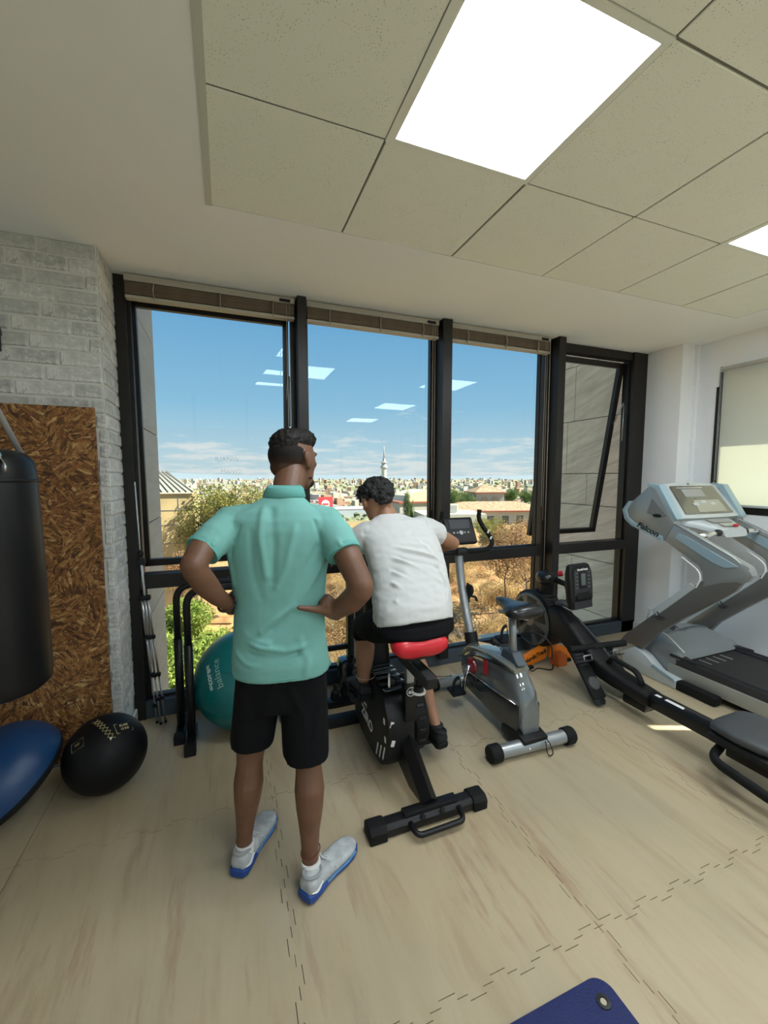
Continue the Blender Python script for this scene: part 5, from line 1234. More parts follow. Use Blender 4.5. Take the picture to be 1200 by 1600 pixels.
W_W = mat('white_render', (.46, .44, .39), .85); W_C = mat('cream_render', (.44, .38, .25), .85, var=.1, vscale=1.5); W_Y = mat('weathered_yellow_wall', (.58, .44, .22), .9, var=.2, vscale=.8)
TIL = mat('terracotta_tiles', (.30, .19, .11), .8, var=.45, vscale=2.2, bump=.6, bscale=20); TILP = mat('pale_roof_sheet', (.30, .27, .21), .6); GR_ = mat('grey_roof', (.28, .285, .28), .8)
t = house('building', 'yellow weathered building with ribbed sloping roof past the stone fin', 232, 27, 4.6, 6, -9, .62, W_Y)
x, y = az(232, 27)
mb = MB()
rf = MB(); rf.quad_strip([[V((x - 2.6, y - .1, .62)), V((x + 2.35, y - .1, .62)), V((x + 2.35, y + .0, .72)), V((x - 2.6, y + .0, .72))], [V((x - 2.6, y + 2.5, 1.85)), V((x + .7, y + 2.5, 1.85)), V((x + .7, y + 2.6, 1.95)), V((x - 2.6, y + 2.6, 1.95))]], True, True, False); rf.build('roof', TILP, t)
for k in range(16):
    f = k / 15; MB().tube([V((x - 2.5 + 4.8 * f, y - .05, .75)), V((x - 2.5 + 3.15 * f, y + 2.5, 1.98))], .035, 4).build('roof_rib', GR_, t)
for z in (-.35, -1.2, -2.3): MB().b2((x - 2.3, y - .02, z), (x + 2.3, y + .02, z + .03)).build('wall_joint', GR_, t)
for q in (-.6, .5, 1.5): MB().b2((x + q, y - .02, -6), (x + q + .03, y + .02, .6)).build('wall_joint', GR_, t)
house('building', 'long white building with terracotta roof and a row of windows beyond the slope', 782, 70, 18, 9, -9.5, -3.9, W_W, TIL, 1.25, [(-6.6 + k * 2.5, 3.0, 1.5, 1.9) for k in range(6)], math.radians(-14), .5)
t = house('building', 'small white turret with pyramid roof and two arched windows above the long roof', 766, 82, 5.6, 5.6, -6, -1.35, W_W, TIL, 1.5, (), math.radians(-14), .45)
x, y = az(766, 82)
for q in (-1.1, 1.0):
    poly = [(x + q - .6, -3.6), (x + q + .6, -3.6), (x + q + .6, -2.75)] + [(x + q + .6 * math.cos(a * PI / 8), -2.75 + .6 * math.sin(a * PI / 8)) for a in range(1, 8)] + [(x + q - .6, -2.75)]
    m = MB().prism(poly, 'y', y - .15, y - .02); m.bm.transform(Matrix.Translation((x, y, 0)) @ Matrix.Rotation(math.radians(-14), 4, 'Z') @ Matrix.Translation((-x, -y, 0))); m.build('arched_window', mat('tan_arch_pane', (.40, .33, .20), .6), t)
t = house('building', 'low flat-roofed pale green building with an air unit on its roof', 712, 58, 9, 7, -9, -3.6, mat('pale_green_render', (.55, .58, .50), .85), None, 0, (), math.radians(-14))
x, y = az(706, 60); 
MB().b2((x - .9, y - .4, -3.6), (x + .9, y + .8, -2.3)).build('roof_parapet_block', W_W, t); MB().b2((x - .6, y - .48, -3.4), (x + .6, y - .38, -2.5)).build('air_unit', mat('air_unit_grille', (.25, .25, .24), .6), t)
# cream dome
x, y = az(668, 95); dm = thing('building', 'low building with a cream barrel vault roof beside the window mullion', 'building', (x, y, -9))
mb = MB(); mb.prism([(x - 6 + 0, -4.0)] + [(x - 5.6 * math.cos(a * PI / 12), -4.0 + 2.6 * math.sin(a * PI / 12)) for a in range(1, 12)] + [(x + 6, -4.0)], 'y', y, y + 8).build('vault', mat('cream_vault', (.70, .64, .42), .7), dm)
MB().b2((x - 7, y - .3, -9), (x + 8, y + 9, -4.0)).build('walls', W_W, dm); MB().b2((x - 7.3, y - .6, -4.3), (x + 8.3, y + 9.3, -3.95)).build('eaves', MATS['red_eaves'], dm)
# the red-signed shed and its neighbours
x, y = az(508, 620); sd2 = thing('building', 'pale warehouse with a square red sign at its corner, far below the horizon', 'building', (x, y, -52))
MB().b2((x - 48, y, -54), (x + 20, y + 60, -43)).build('walls', W_W, sd2); MB().b2((x - 50, y - 1, -43), (x + 22, y + 62, -41.6)).build('roof', GR_, sd2)
sg = MB().b2((x - 10.5, y - 2, -50), (x + 11, y - 1, -28)).build('red_sign', mat('red_sign_panel', (.80, .06, .07), .5), sd2)
MB().disc_axis((x, y - 2.1, -38.5), (0, -1, 0), [(0, 6.2), (.2, 6.2)], 20).build('sign_disc', M_WHITE, sg)
MB().b2((x - 4.6, y - 2.6, -39.6), (x + 4.6, y - 2.3, -37.4)).build('sign_bar', MATS['red_sign_panel'], sg)
x, y = az(553, 560); house('building', 'long blue-grey industrial shed beyond the warehouse with the red sign', 553, 560, 70, 40, -54, -42, mat('blue_grey_cladding', (.42, .46, .50), .6), GR_, 3)
house('building', 'blue and white shop block beyond the large olive-green tree', 342, 430, 22, 16, -52, -24, mat('blue_shop_band', (.16, .20, .42), .7), GR_, 1)
house('building', 'wide cream apartment row beyond the russet tree', 440, 900, 190, 30, -58, -32, W_C, None)
house('building', 'terracotta-coloured complex left of the second mullion, beyond the dome', 662, 260, 30, 18, -30, -10, mat('salmon_render', (.56, .34, .25), .85), TIL, 3, [(-10 + k * 5, 8, 2.2, 6) for k in range(5)])
house('building', 'small house with terracotta roof beyond the slope, below the warehouse sign', 515, 150, 16, 10, -34, -17, W_W, TIL, 3, [(-5, 9, 2.6, 3.4), (0, 9, 2.6, 3.4), (5, 9, 2.6, 3.4)])
house('building', 'long house with tiled roof next to the shoulder of the seated person', 560, 130, 26, 10, -30, -16.5, W_C, TIL, 2.5, [(-9 + k * 4.5, 8, 2.2, 3) for k in range(5)])
# tower
x, y = az(600, 2300); tw = thing('tower', 'slender pale telecommunications tower with a mast rising above the skyline', 'tower', (x, y, -64))
MB().disc_axis((x, y, -64), (0, 0, 1), [(0, 17), (60, 14.5), (112, 13), (113, 13)], 20).build('shaft', mat('pale_tower', (.66, .60, .50), .8), tw, auto=AU)
MB().disc_axis((x, y, 46), (0, 0, 1), [(0, 13), (6, 21), (12, 21), (16, 15), (30, 12), (34, 19), (37, 19), (40, 9), (58, 6)], 20).build('gallery', mat('tower_gallery', (.42, .42, .42), .7), tw, auto=AU)
MB().tube([(x, y, 100), (x, y, 138), (x, y, 172)], [4.5, 2.6, 1.2], 8).build('mast', mat('mast_grey', (.38, .34, .34), .7), tw)

# ---- the city on the plain: 300 blocks as things, the rest joined
random.seed(23)
CW = [('white', (.47, .43, .42)), ('cream', (.40, .36, .27)), ('pale grey', (.36, .35, .33)), ('terracotta', (.36, .22, .15))]  # pale, pinkish tones stand in for haze over the plain
cmeshes = []
for k, (nm, c_) in enumerate(CW):
    m_ = mat('city_' + nm.replace(' ', '_'), c_, .85)
    for v_, (w, d_, h) in enumerate(((1, .8, .55), (1.8, .9, .45), (.7, .7, 1.15))):
        t = MB().b2((-w / 2, -d_ / 2, -.3), (w / 2, d_ / 2, h)); t.b2((-w * .2, -d_ * .2, h), (w * .15, d_ * .2, h + .12)).b2((-w / 2 - .02, -d_ / 2 - .02, h - .04), (w / 2 + .02, d_ / 2 + .02, h + .03)); me = bpy.data.meshes.new('block'); t.bm.to_mesh(me); t.bm.free(); me.materials.append(m_); cmeshes.append((nm, ('low', 'long', 'tall')[v_], me))
rest = MB(); nb = 0
spots = []
for k in range(3400):
    px = random.uniform(40, 1010); s_ = random.random() ** 1.5
    d = 1.0 / (1 / 420 * s_ * .8 + 1 / 9000.0)
    if d < 420: d = 420
    x, y = az(px, d)
    if noise.noise(V((x * .0022, y * .0022, 5))) < -.12 and d < 4000: continue
    if d < 700 and 478 < px < 590: continue      # open ground before the warehouse and the shed
    spots.append((d, px, x, y))
spots.sort()
rm = MB(); rest_m = {}
seen_n = 0
for i, (d, px, x, y) in enumerate(spots):
    inview = 250 < px < 845; seen_n += inview
    nm, sh_, me = random.choice(cmeshes); s_ = random.uniform(9, 19) * (1 + min(1.6, d / 4000)); rz = random.uniform(-.5, .5)
    if inview and seen_n <= 300:
        band = 'near plain' if d < 900 else 'middle plain' if d < 1700 else 'far plain'
        bay = 'first' if px < 460 else 'second' if px < 685 else 'third'
        bay = 'by the stone fin' if px < 285 else 'over the olive tree' if px < 350 else 'left of the standing head' if px < 420 else 'between both heads' if px < 555 else 'by the tower foot' if px < 625 else 'by the second mullion' if px < 690 else 'above the flat green roof' if px < 745 else 'above the turret'
        lb = '%s %s city block on the %s, %s' % (sh_, nm, band, bay)
        o = bpy.data.objects.new('city_block', me); COL.objects.link(o); o.location = (x, y, land(x, y - 1)); o.rotation_euler = (0, 0, rz); o.scale = (s_,) * 3
        tag(o, lb, 'building', lb.replace(' block', ' blocks'))
    else:
        key = nm
        b_ = rest_m.setdefault(key, [[], []]); i0 = len(b_[0]); w, d_, h = {'low': (1, .8, .55), 'long': (1.8, .9, .45), 'tall': (.7, .7, 1.15)}[sh_]; zb = land(x, y - 1); cr_, sr_ = math.cos(rz), math.sin(rz)
        for zz_ in (-.3, h):
            for a_, c_ in ((-1, -1), (1, -1), (1, 1), (-1, 1)):
                lx, ly = a_ * w / 2 * s_, c_ * d_ / 2 * s_; b_[0].append((x + lx * cr_ - ly * sr_, y + lx * sr_ + ly * cr_, zb + zz_ * s_))
        b_[1] += [(i0, i0 + 1, i0 + 5, i0 + 4), (i0 + 1, i0 + 2, i0 + 6, i0 + 5), (i0 + 2, i0 + 3, i0 + 7, i0 + 6), (i0 + 3, i0, i0 + 4, i0 + 7), (i0 + 4, i0 + 5, i0 + 6, i0 + 7)]
me = bpy.data.meshes.new('distant_city'); allv, allf, mi = [], [], []
for k, (nm, c_) in enumerate(CW):
    me.materials.append(MATS['city_' + nm.replace(' ', '_')])
    vs_, fs_ = rest_m[nm]; o0 = len(allv); allv += vs_; allf += [tuple(i + o0 for i in f) for f in fs_]; mi += [k] * len(fs_)
me.from_pydata(allv, [], allf)
for p, k in zip(me.polygons, mi): p.material_index = k
o = link_mesh('distant_city', me); tag(o, 'farthest pale city blocks packed along the horizon', 'city', None, 'stuff')
# woods on the plain
vs_, fs_ = [], []
rnd = random.Random(5)
ico = bmesh.new(); bmesh.ops.create_icosphere(ico, subdivisions=1, radius=1); iv = [v.co.copy() for v in ico.verts]; fi = [[v.index for v in f.verts] for f in ico.faces]; ico.free()
for k in range(5200):
    px = rnd.uniform(40, 1010); s_ = rnd.random() ** 1.2; d = 1.0 / (1 / 210 * s_ + 1 / 5000.0); x, y = az(px, d)
    nv = noise.noise(V((x * .0022, y * .0022, 5)))
    if d > 500 and nv > -.04 and rnd.random() > .25: continue
    r = rnd.uniform(1.6, 3.6) * (1 + min(3.0, d / 700)); i0 = len(vs_); zb = land(x, y - 1)
    for v in iv:
        w_ = 1 + .3 * noise.noise(v * 2 + V((k, 0, 0))); vs_.append((x + v.x * r * w_, y + v.y * r * w_, zb + r * .6 + v.z * r * w_ * .8))
    fs_ += [[i + i0 for i in f] for f in fi]
me = bpy.data.meshes.new('distant_woods'); me.from_pydata(vs_, [], fs_); me.materials.append(mat('far_tree_green', (.16, .18, .105), .95, var=.3, vscale=.02))
o = link_mesh('distant_woods', me); tag(o, 'scattered green trees across the plain between the city blocks', 'trees', None, 'stuff')

# ================================================================== PEOPLE
def skin_mat(name, base, hi):
    m, t, b = nodes_of(name)
    v = obj_coord(t); n = nn(t, 'ShaderNodeTexNoise', {'Scale': 14.0, 'Detail': 5.0}); t.links.new(v, n.inputs[0])
    c = ramp_node(t, n.outputs[0], [(0.3, base), (0.7, hi)]); t.links.new(c.outputs[0], b.inputs['Base Color'])
    b.inputs['Roughness'].default_value = 0.52; b.inputs['Subsurface Weight'].default_value = 0.08; b.inputs['Subsurface Scale'].default_value = 0.01
    n2 = nn(t, 'ShaderNodeTexNoise', {'Scale': 220.0}); t.links.new(v, n2.inputs[0])
    bp = nn(t, 'ShaderNodeBump', {'Strength': 0.12, 'Distance': 0.001}); t.links.new(n2.outputs[0], bp.inputs['Height']); t.links.new(bp.outputs[0], b.inputs['Normal'])
    return m
def remeshed(mb, name, m, parent, voxel=.006, smooth=4, post=None):
    """join the overlapping volumes of MB into one closed skin, smooth it, then shape it with post(co, no)"""
    me = bpy.data.meshes.new('t'); bmesh.ops.recalc_face_normals(mb.bm, faces=mb.bm.faces); mb.bm.to_mesh(me); mb.bm.free()
    o = bpy.data.objects.new('t', me); COL.objects.link(o)
    r = o.modifiers.new('r', 'REMESH'); r.mode = 'VOXEL'; r.voxel_size = voxel; r.use_smooth_shade = True
    s = o.modifiers.new('s', 'SMOOTH'); s.iterations = smooth; s.factor = 0.6
    dg = bpy.context.evaluated_depsgraph_get(); out = bpy.data.meshes.new_from_object(o.evaluated_get(dg))
    bpy.data.objects.remove(o); bpy.data.meshes.remove(me)
    if post:
        nos = [v.normal.copy() for v in out.vertices]
        for v, n_ in zip(out.vertices, nos): v.co = post(v.co, n_)
    for p in out.polygons: p.use_smooth = True
    out.materials.clear()
    out.name = name
    return link_mesh(name, out, parent, None, m)
def chain(mb, pts, seg=16):
    """limb: [(point, radius)...], round ends, tapering"""
    P = [V(p) for p, r in pts]; R = [r for p, r in pts]
    if len(P) > 1: mb.tube(P, R, seg)
    for p, r in zip(P, R): mb.ell(p, (r, r, r), None, 14, 8)
def seg_d(p, a, b):
    ab = b - a; t = max(0, min(1, (p - a).dot(ab) / ab.dot(ab))); return (p - (a + ab * t)).length, t
class Folds:
    def __init__(s, gain=1.0): s.f = []; s.gain = gain
    def add(s, pts, amp, w):
        P = [V(p) for p in pts]
        for a, b in zip(P[:-1], P[1:]):
            s.f.append((a, b, amp, w, (a + b) / 2, (b - a).length / 2 + w * 3))
        return s
    def __call__(s, co):
        d = 0; 
        best = {}
        for a, b, amp, w, c, R in s.f:
            if (co - c).length > R: continue
            q, t = seg_d(co, a, b); v = amp * math.exp(-(q / w) ** 2)
            k = (amp, w)
            if abs(v) > abs(best.get(k, 0)): best[k] = v
        return sum(best.values()) * s.gain

def hand(mb, wrist, dirv, palmn, side, size=1.0, curl=.35, spread=.10, thumb_dir=None):
    """palm and five fingers: DIRV along the hand, PALMN out of the back of the hand, SIDE towards the thumb"""
    w = V(wrist); d = V(dirv).normalized(); n = V(palmn); n = (n - d * n.dot(d)).normalized(); s_ = V(side); s_ = (s_ - d * s_.dot(d) - n * s_.dot(n)).normalized()
    k = size
    mb.loft([(w, .030 * k, .024 * k, s_, n), (w + d * .03 * k, .036 * k, .021 * k, s_, n), (w + d * .065 * k, .043 * k, .018 * k, s_, n), (w + d * .095 * k, .042 * k, .015 * k, s_, n)], 16, 2.6)
    for f, (off, ln, r) in enumerate(((.030, .076, .0088), (.010, .084, .0092), (-.011, .078, .0088), (-.031, .062, .0078))):
        p = w + d * .088 * k + s_ * off * k; dd = (d + s_ * off * spread * 8).normalized(); pts = [(p, r * k * 1.08)]
        a = curl
        for fr in (.42, .32, .26):
            dd = (Matrix.Rotation(-a, 3, n.cross(d).cross(n) * 0 + s_ * (1 if s_.cross(d).dot(n) > 0 else -1)) @ dd).normalized()
            # always bend away from the back of the hand
            if dd.dot(n) > .05: dd = (dd - n * dd.dot(n) * 2).normalized()
            p = p + dd * ln * fr * k; pts.append((p.copy(), r * k * (1.0 - .12 * len(pts)))); a = curl * 1.1
        chain(mb, pts, 10)
    td = V(thumb_dir).normalized() if thumb_dir else (s_ * .75 + d * .65 - n * .15).normalized()
    b = w + d * .022 * k + s_ * .024 * k
    p1 = b + td * .036 * k; p2 = p1 + (td * .8 + d * .3).normalized() * .032 * k if not thumb_dir else p1 + td * .034 * k; p3 = p2 + (p2 - p1).normalized() * .026 * k
    chain(mb, [(b, .015 * k), (p1, .0125 * k), (p2, .0108 * k), (p3, .0085 * k)], 10)

def head(mb, c, fwd, up, k=1.0):
    """skull, jaw, nose, brow, lips, ears at C (centre of the skull), looking along FWD"""
    f = V(fwd).normalized(); u = V(up); u = (u - f * u.dot(f)).normalized(); s_ = f.cross(u)
    R = Matrix((s_, f, u)).transposed(); c = V(c)
    P = lambda x, y, z: c + R @ V((x, y, z)) * k
    E_ = lambda x, y, z, a, b, d: mb.ell(P(x, y, z), (a * k, b * k, d * k), R, 20, 14)
    E_(0, -.008, .018, .073, .092, .082); E_(0, .02, -.01, .066, .072, .085)
    mb.loft([(P(0, .045, -.112), .022 * k, .022 * k, s_, f), (P(0, .034, -.100), .042 * k, .040 * k, s_, f), (P(0, .024, -.075), .054 * k, .055 * k, s_, f), (P(0, .018, -.04), .061 * k, .062 * k, s_, f), (P(0, .012, .0), .066 * k, .066 * k, s_, f)], 20, 2.3)
    E_(0, .078, .022, .050, .014, .012)                                   # brow
    mb.loft([(P(0, .084, .016), .007 * k, .008 * k, s_, f), (P(0, .094, -.005), .009 * k, .012 * k, s_, f), (P(0, .100, -.024), .016 * k, .014 * k, s_, f), (P(0, .086, -.034), .014 * k, .010 * k, s_, f)], 12)
    E_(0, .080, -.055, .024, .012, .006); E_(0, .078, -.065, .021, .012, .007)   # lips
    E_(-.034, .062, -.018, .022, .018, .016); E_(.034, .062, -.018, .022, .018, .016)
    for sx in (-1, 1):
        E_(sx * .078, -.002, -.008, .010, .019, .031); E_(sx * .082, -.010, .004, .006, .020, .024); E_(sx * .074, .006, -.03, .008, .010, .014)
    return P, R
def eyes(P, R, parent, k=1.0):
    for sx in (-1, 1):
        e_ = MB().ell(P(sx * .031, .071, .004), (.0125 * k, .0125 * k, .0105 * k), R, 16, 12).build('eye', mat('eye_white', (.7, .68, .65), .2), parent)
        MB().ell(P(sx * .031, .0815, .004), (.0055 * k, .003 * k, .0055 * k), R, 12, 8).build('iris', mat('dark_brown_iris', (.03, .015, .01), .15), e_)
        MB().tube([P(sx * .014, .087, .024), P(sx * .030, .086, .028), P(sx * .043, .077, .025)], [.0025 * k, .003 * k, .0015 * k], 8, flat=(1, 1)).build('eyebrow', MATS['black_hair'], parent)

def hair_mat(name, c, rough=.55):
    m, t, b = nodes_of(name); v = obj_coord(t, (1, 1, .35))
    n = nn(t, 'ShaderNodeTexNoise', {'Scale': 140.0, 'Detail': 4.0}); t.links.new(v, n.inputs[0])
    r = ramp_node(t, n.outputs[0], [(.35, [x * .5 for x in c]), (.7, [x * 1.8 for x in c])]); t.links.new(r.outputs[0], b.inputs['Base Color'])
    bp = nn(t, 'ShaderNodeBump', {'Strength': .8, 'Distance': .003}); t.links.new(n.outputs[0], bp.inputs['Height']); t.links.new(bp.outputs[0], b.inputs['Normal'])
    b.inputs['Roughness'].default_value = rough; b.inputs['Specular IOR Level'].default_value = .2; return m
M_HAIR = hair_mat('black_hair', (.012, .010, .009)); M_HAIRG = hair_mat('greying_dark_hair', (.022, .021, .021))
def fade_mat(z0, z1):
    # clipped hair: dense at the crown, thinning to bare skin at the nape
    m, t, b = nodes_of('clipped_hair'); c = nn(t, 'ShaderNodeTexCoord'); sp = nn(t, 'ShaderNodeSeparateXYZ'); t.links.new(c.outputs['Object'], sp.inputs[0])
    n = nn(t, 'ShaderNodeTexNoise', {'Scale': 260.0}); t.links.new(c.outputs['Object'], n.inputs[0])
    q = nn(t, 'ShaderNodeMath', operation='MULTIPLY_ADD'); t.links.new(n.outputs[0], q.inputs[0]); q.inputs[1].default_value = .03; t.links.new(sp.outputs['Z'], q.inputs[2])
    r = nn(t, 'ShaderNodeMapRange', {'From Min': z0, 'From Max': z1}); t.links.new(q.outputs[0], r.inputs[0])
    k = ramp_node(t, r.outputs[0], [(0.0, (.140, .064, .035)), (.5, (.055, .028, .018)), (1.0, (.014, .011, .010))])
    t.links.new(k.outputs[0], b.inputs['Base Color']); b.inputs['Roughness'].default_value = .75; b.inputs['Specular IOR Level'].default_value = .2
    return m
M_FADE = fade_mat(1.600, 1.680)
M_SKIN = skin_mat('tanned_skin', (.135, .060, .032), (.170, .080, .044))
M_SKIN2 = skin_mat('older_tanned_skin', (.33, .165, .092), (.40, .205, .125))
def cloth(name, c, b=.25, sc=320, sheen=.2):
    return mat(name, c, .88, bump=b, bscale=sc, sheen=0.0, spec=.15)
M_POLO = cloth('turquoise_pique', (.19, .43, .39)); M_POLO2 = cloth('turquoise_rib', (.15, .42, .385), .5, 500)
M_SHORT = cloth('black_jersey', (.0055, .0055, .0065)); M_TEE = cloth('white_cotton', (.60, .60, .59)); M_SOCK = cloth('white_sock', (.72, .72, .70))

# ------------------------------------------------ the standing man
man = thing('person', 'standing person with hands on hips in turquoise polo, black shorts and white blue-soled shoes', 'person', (.19, 1.62, 0))
LX = V((.976, -.218, 0)); LY = V((.218, .976, 0))
def T(l, f, z, c=(.186, 1.64)): return V((c[0], c[1], 0)) + LX * l + LY * f + V((0, 0, z))
body = MB()
# trunk and neck
body.loft([(T(0, 0, z), a, b, LX, LY) for z, a, b in ((.86, .145, .095), (.96, .150, .10), (1.06, .145, .09), (1.2, .16, .095), (1.32, .165, .10), (1.39, .150, .085), (1.44, .10, .065), (1.49, .06, .055))], 24, 2.2)
HC_ = V((.262, 1.735, 1.655)); KH = 1.10
chain(body, [(T(.02, .0, 1.44), .070), (T(.035, .02, 1.52), .063), (V((.247, 1.70, 1.60)), .061)])
FW = V((.80, .60, -.04)); UP = V((.02, .04, 1))
Pm, Rm = head(body, HC_, FW, UP, KH)
# legs: hip, knee, calf, ankle
def leg(mb, hip, knee, ank, k=1.0, calf_back=(0, -1, 0)):
    hip, knee, ank = V(hip), V(knee), V(ank); cbk = V(calf_back)
    L = lambda a, b, t: a.lerp(b, t)
    chain(mb, [(hip, .082 * k), (L(hip, knee, .35), .080 * k), (L(hip, knee, .75), .062 * k), (knee, .054 * k), (L(knee, ank, .12), .050 * k)])
    chain(mb, [(L(knee, ank, .10) + cbk * .004, .050 * k), (L(knee, ank, .30) + cbk * .014, .0575 * k), (L(knee, ank, .48) + cbk * .010, .052 * k), (L(knee, ank, .72), .039 * k), (L(knee, ank, .93), .0315 * k), (ank, .033 * k)])
leg(body, T(-.085, 0, .86), (.058, 1.665, .475), (.024, 1.665, .10), 1.02)
leg(body, T(.085, 0, .86), (.272, 1.56, .475), (.262, 1.495, .095), 1.02)
# arms
def arm(mb, pts, k=1.0):
    chain(mb, [(p, r * k) for p, r in pts])
arm(body, [(T(-.170, 0, 1.395), .050), ((-.055, 1.61, 1.37), .050), ((-.092, 1.54, 1.318), .047), ((-.112, 1.50, 1.285), .043), ((-.106, 1.505, 1.265), .042), ((-.078, 1.545, 1.205), .0425), ((-.045, 1.585, 1.150), .034), ((-.012, 1.625, 1.108), .027)])
hand(body, (-.012, 1.625, 1.108), (.30, .90, -.35), (-.90, .25, .2), (0.1, .3, .95), 1.0, .45)
arm(body, [(T(.170, 0, 1.39), .050), ((.400, 1.53, 1.34), .054), ((.425, 1.46, 1.26), .051), ((.450, 1.415, 1.185), .046), ((.448, 1.418, 1.165), .046), ((.425, 1.465, 1.115), .047), ((.395, 1.505, 1.080), .038), ((.367, 1.535, 1.062), .031)])
hand(body, (.372, 1.535, 1.060), (-.05, .93, .02), (.95, .10, -.25), (-.8, -.1, .35), 1.02, .40, thumb_dir=(-.93, -.10, .22))
chain(body, [((.350, 1.535, 1.112), .020), ((.362, 1.530, 1.085), .030), ((.385, 1.530, 1.055), .031)])
chain(body, [((.338, 1.528, 1.100), .018), ((.330, 1.512, 1.080), .020)])
chain(body, [((.360, 1.525, 1.066), .026), ((.325, 1.505, 1.080), .0185), ((.290, 1.494, 1.090), .0145), ((.258, 1.489, 1.098), .0118), ((.234, 1.488, 1.104), .0095)], 12)
body = remeshed(body, 'body', M_SKIN, man, .0055, 4)
eyes(Pm, Rm, man, KH)
# hair: a thick top, a shaved band under it
def hair_cap(P, R, c, front, kz=1.0):
    mb = MB()
    E_ = lambda x, y, z, a, b, d: mb.ell(P(x, y, z), (a * kz, b * kz, d * kz), R, 22, 16)
    return mb, E_
mb, E_ = hair_cap(Pm, Rm, HC_, FW, KH)
E_(0, -.004, .062, .070, .090, .050); E_(0, .034, .076, .062, .060, .040); E_(.0, -.040, .052, .063, .056, .050); E_(0, -.072, .036, .045, .024, .036)
def hairn(amp, sc):
    return lambda co, no: co + no * (amp * noise.noise(co * sc) + amp * .6 * noise.noise(co * sc * 2.7))
remeshed(mb, 'hair', M_HAIR, man, .005, 3, hairn(.0045, 90))
mb, E_ = hair_cap(Pm, Rm, HC_, FW, KH)
E_(0, -.022, .010, .0745, .081, .070); E_(0, -.03, -.035, .062, .066, .045); 
fade = remeshed(mb, 'shaved_hair', M_FADE, man, .005, 2); 
mb = MB(); mb.ell(Pm(0, .052, -.088), (.050, .044, .028), Rm, 18, 12).ell(Pm(0, .03, -.070), (.0625, .049, .024), Rm, 18, 12); remeshed(mb, 'beard', M_HAIR, man, .005, 2)

# polo
sh = MB()
sh.loft([(T(l, f, z), a, b, LX, LY) for z, l, f, a, b in ((.818, .003, -.006, .188, .128), (.87, .0, -.008, .187, .130), (.94, -.002, -.004, .180, .122), (1.02, -.003, 0, .176, .114), (1.10, 0, 0, .174, .112), (1.20, 0, 0, .184, .116), (1.30, .0, 0, .199, .122), (1.38, .002, 0, .206, .120), (1.42, .003, 0, .200, .110), (1.452, .006, 0, .165, .092), (1.480, .012, .004, .110, .076), (1.503, .020, .008, .078, .066))], 40, 2.4)
chain(sh, [(T(-.12, 0, 1.412), .068), (T(-.178, -.005, 1.400), .071)])
sh.tube([T(-.175, 0, 1.395), (-.050, 1.605, 1.355), (-.084, 1.570, 1.322)], [.074, .066, .062], 22)
chain(sh, [(T(.125, 0, 1.412), .068), (T(.182, -.005, 1.395), .073)])
sh.tube([T(.175, 0, 1.395), (.392, 1.545, 1.345), (.408, 1.497, 1.292)], [.076, .070, .067], 22)
fo = Folds(1.5)
def back(l, z, f=-.12): return T(l, f, z)
# long soft creases falling from the shoulder blades, and the crumple over the waist
fo.add([back(-.045, 1.47, -.09), back(-.055, 1.36), back(-.035, 1.22)], .0065, .014)
fo.add([back(-.015, 1.46, -.09), back(-.005, 1.33), back(-.015, 1.20)], -.0055, .014)
fo.add([back(.07, 1.40), back(.035, 1.25), back(.0, 1.18)], .005, .013)
fo.add([back(-.09, 1.38), back(-.085, 1.24), back(-.06, 1.14)], -.004, .014)
fo.add([back(-.15, .985), back(-.06, .955), back(.03, .935), back(.12, .955)], .009, .010)
fo.add([back(-.165, .955), back(-.09, .925), back(.0, .912), back(.07, .925)], -.007, .009)
fo.add([back(-.16, 1.03, -.09), back(-.10, .985), back(-.03, .968)], .006, .009)
fo.add([back(-.17, .935, -.08), back(-.12, .895), back(-.06, .885)], .005, .010)
fo.add([back(.06, 1.105), back(.0, 1.06), back(-.06, 1.01)], .0085, .010)
fo.add([back(.055, 1.08), back(.02, 1.05), back(-.02, 1.02)], -.006, .008)
fo.add([back(.10, 1.13), back(.14, 1.20, -.09), back(.17, 1.28, -.06)], .006, .012)
fo.add([back(.07, 1.12), back(.10, 1.22), back(.15, 1.32, -.09)], -.005, .012)
fo.add([back(.08, .98), back(.11, .90), back(.10, .84)], .005, .013)
fo.add([back(-.17, 1.30, -.07), back(-.165, 1.18, -.07)], .005, .010)
fo.add([back(-.13, 1.40, -.10), back(-.165, 1.30, -.08)], -.0045, .008)
fo.add([back(.14, 1.42, -.09), back(.165, 1.32, -.085), back(.17, 1.25, -.08)], -.005, .007)
fo.add([(-.04, 1.53, 1.36), (-.085, 1.50, 1.31)], .004, .010); fo.add([(.37, 1.46, 1.36), (.40, 1.44, 1.30)], .005, .010)
def polo_post(co, no):
    d = fo(co) + .0035 * noise.noise(V((co.x * 7, co.y * 7, co.z * 3.2))) + .0016 * noise.noise(co * 22)
    return co + no * d
shirt = remeshed(sh, 'polo_shirt', M_POLO, man, .0062, 3, polo_post)
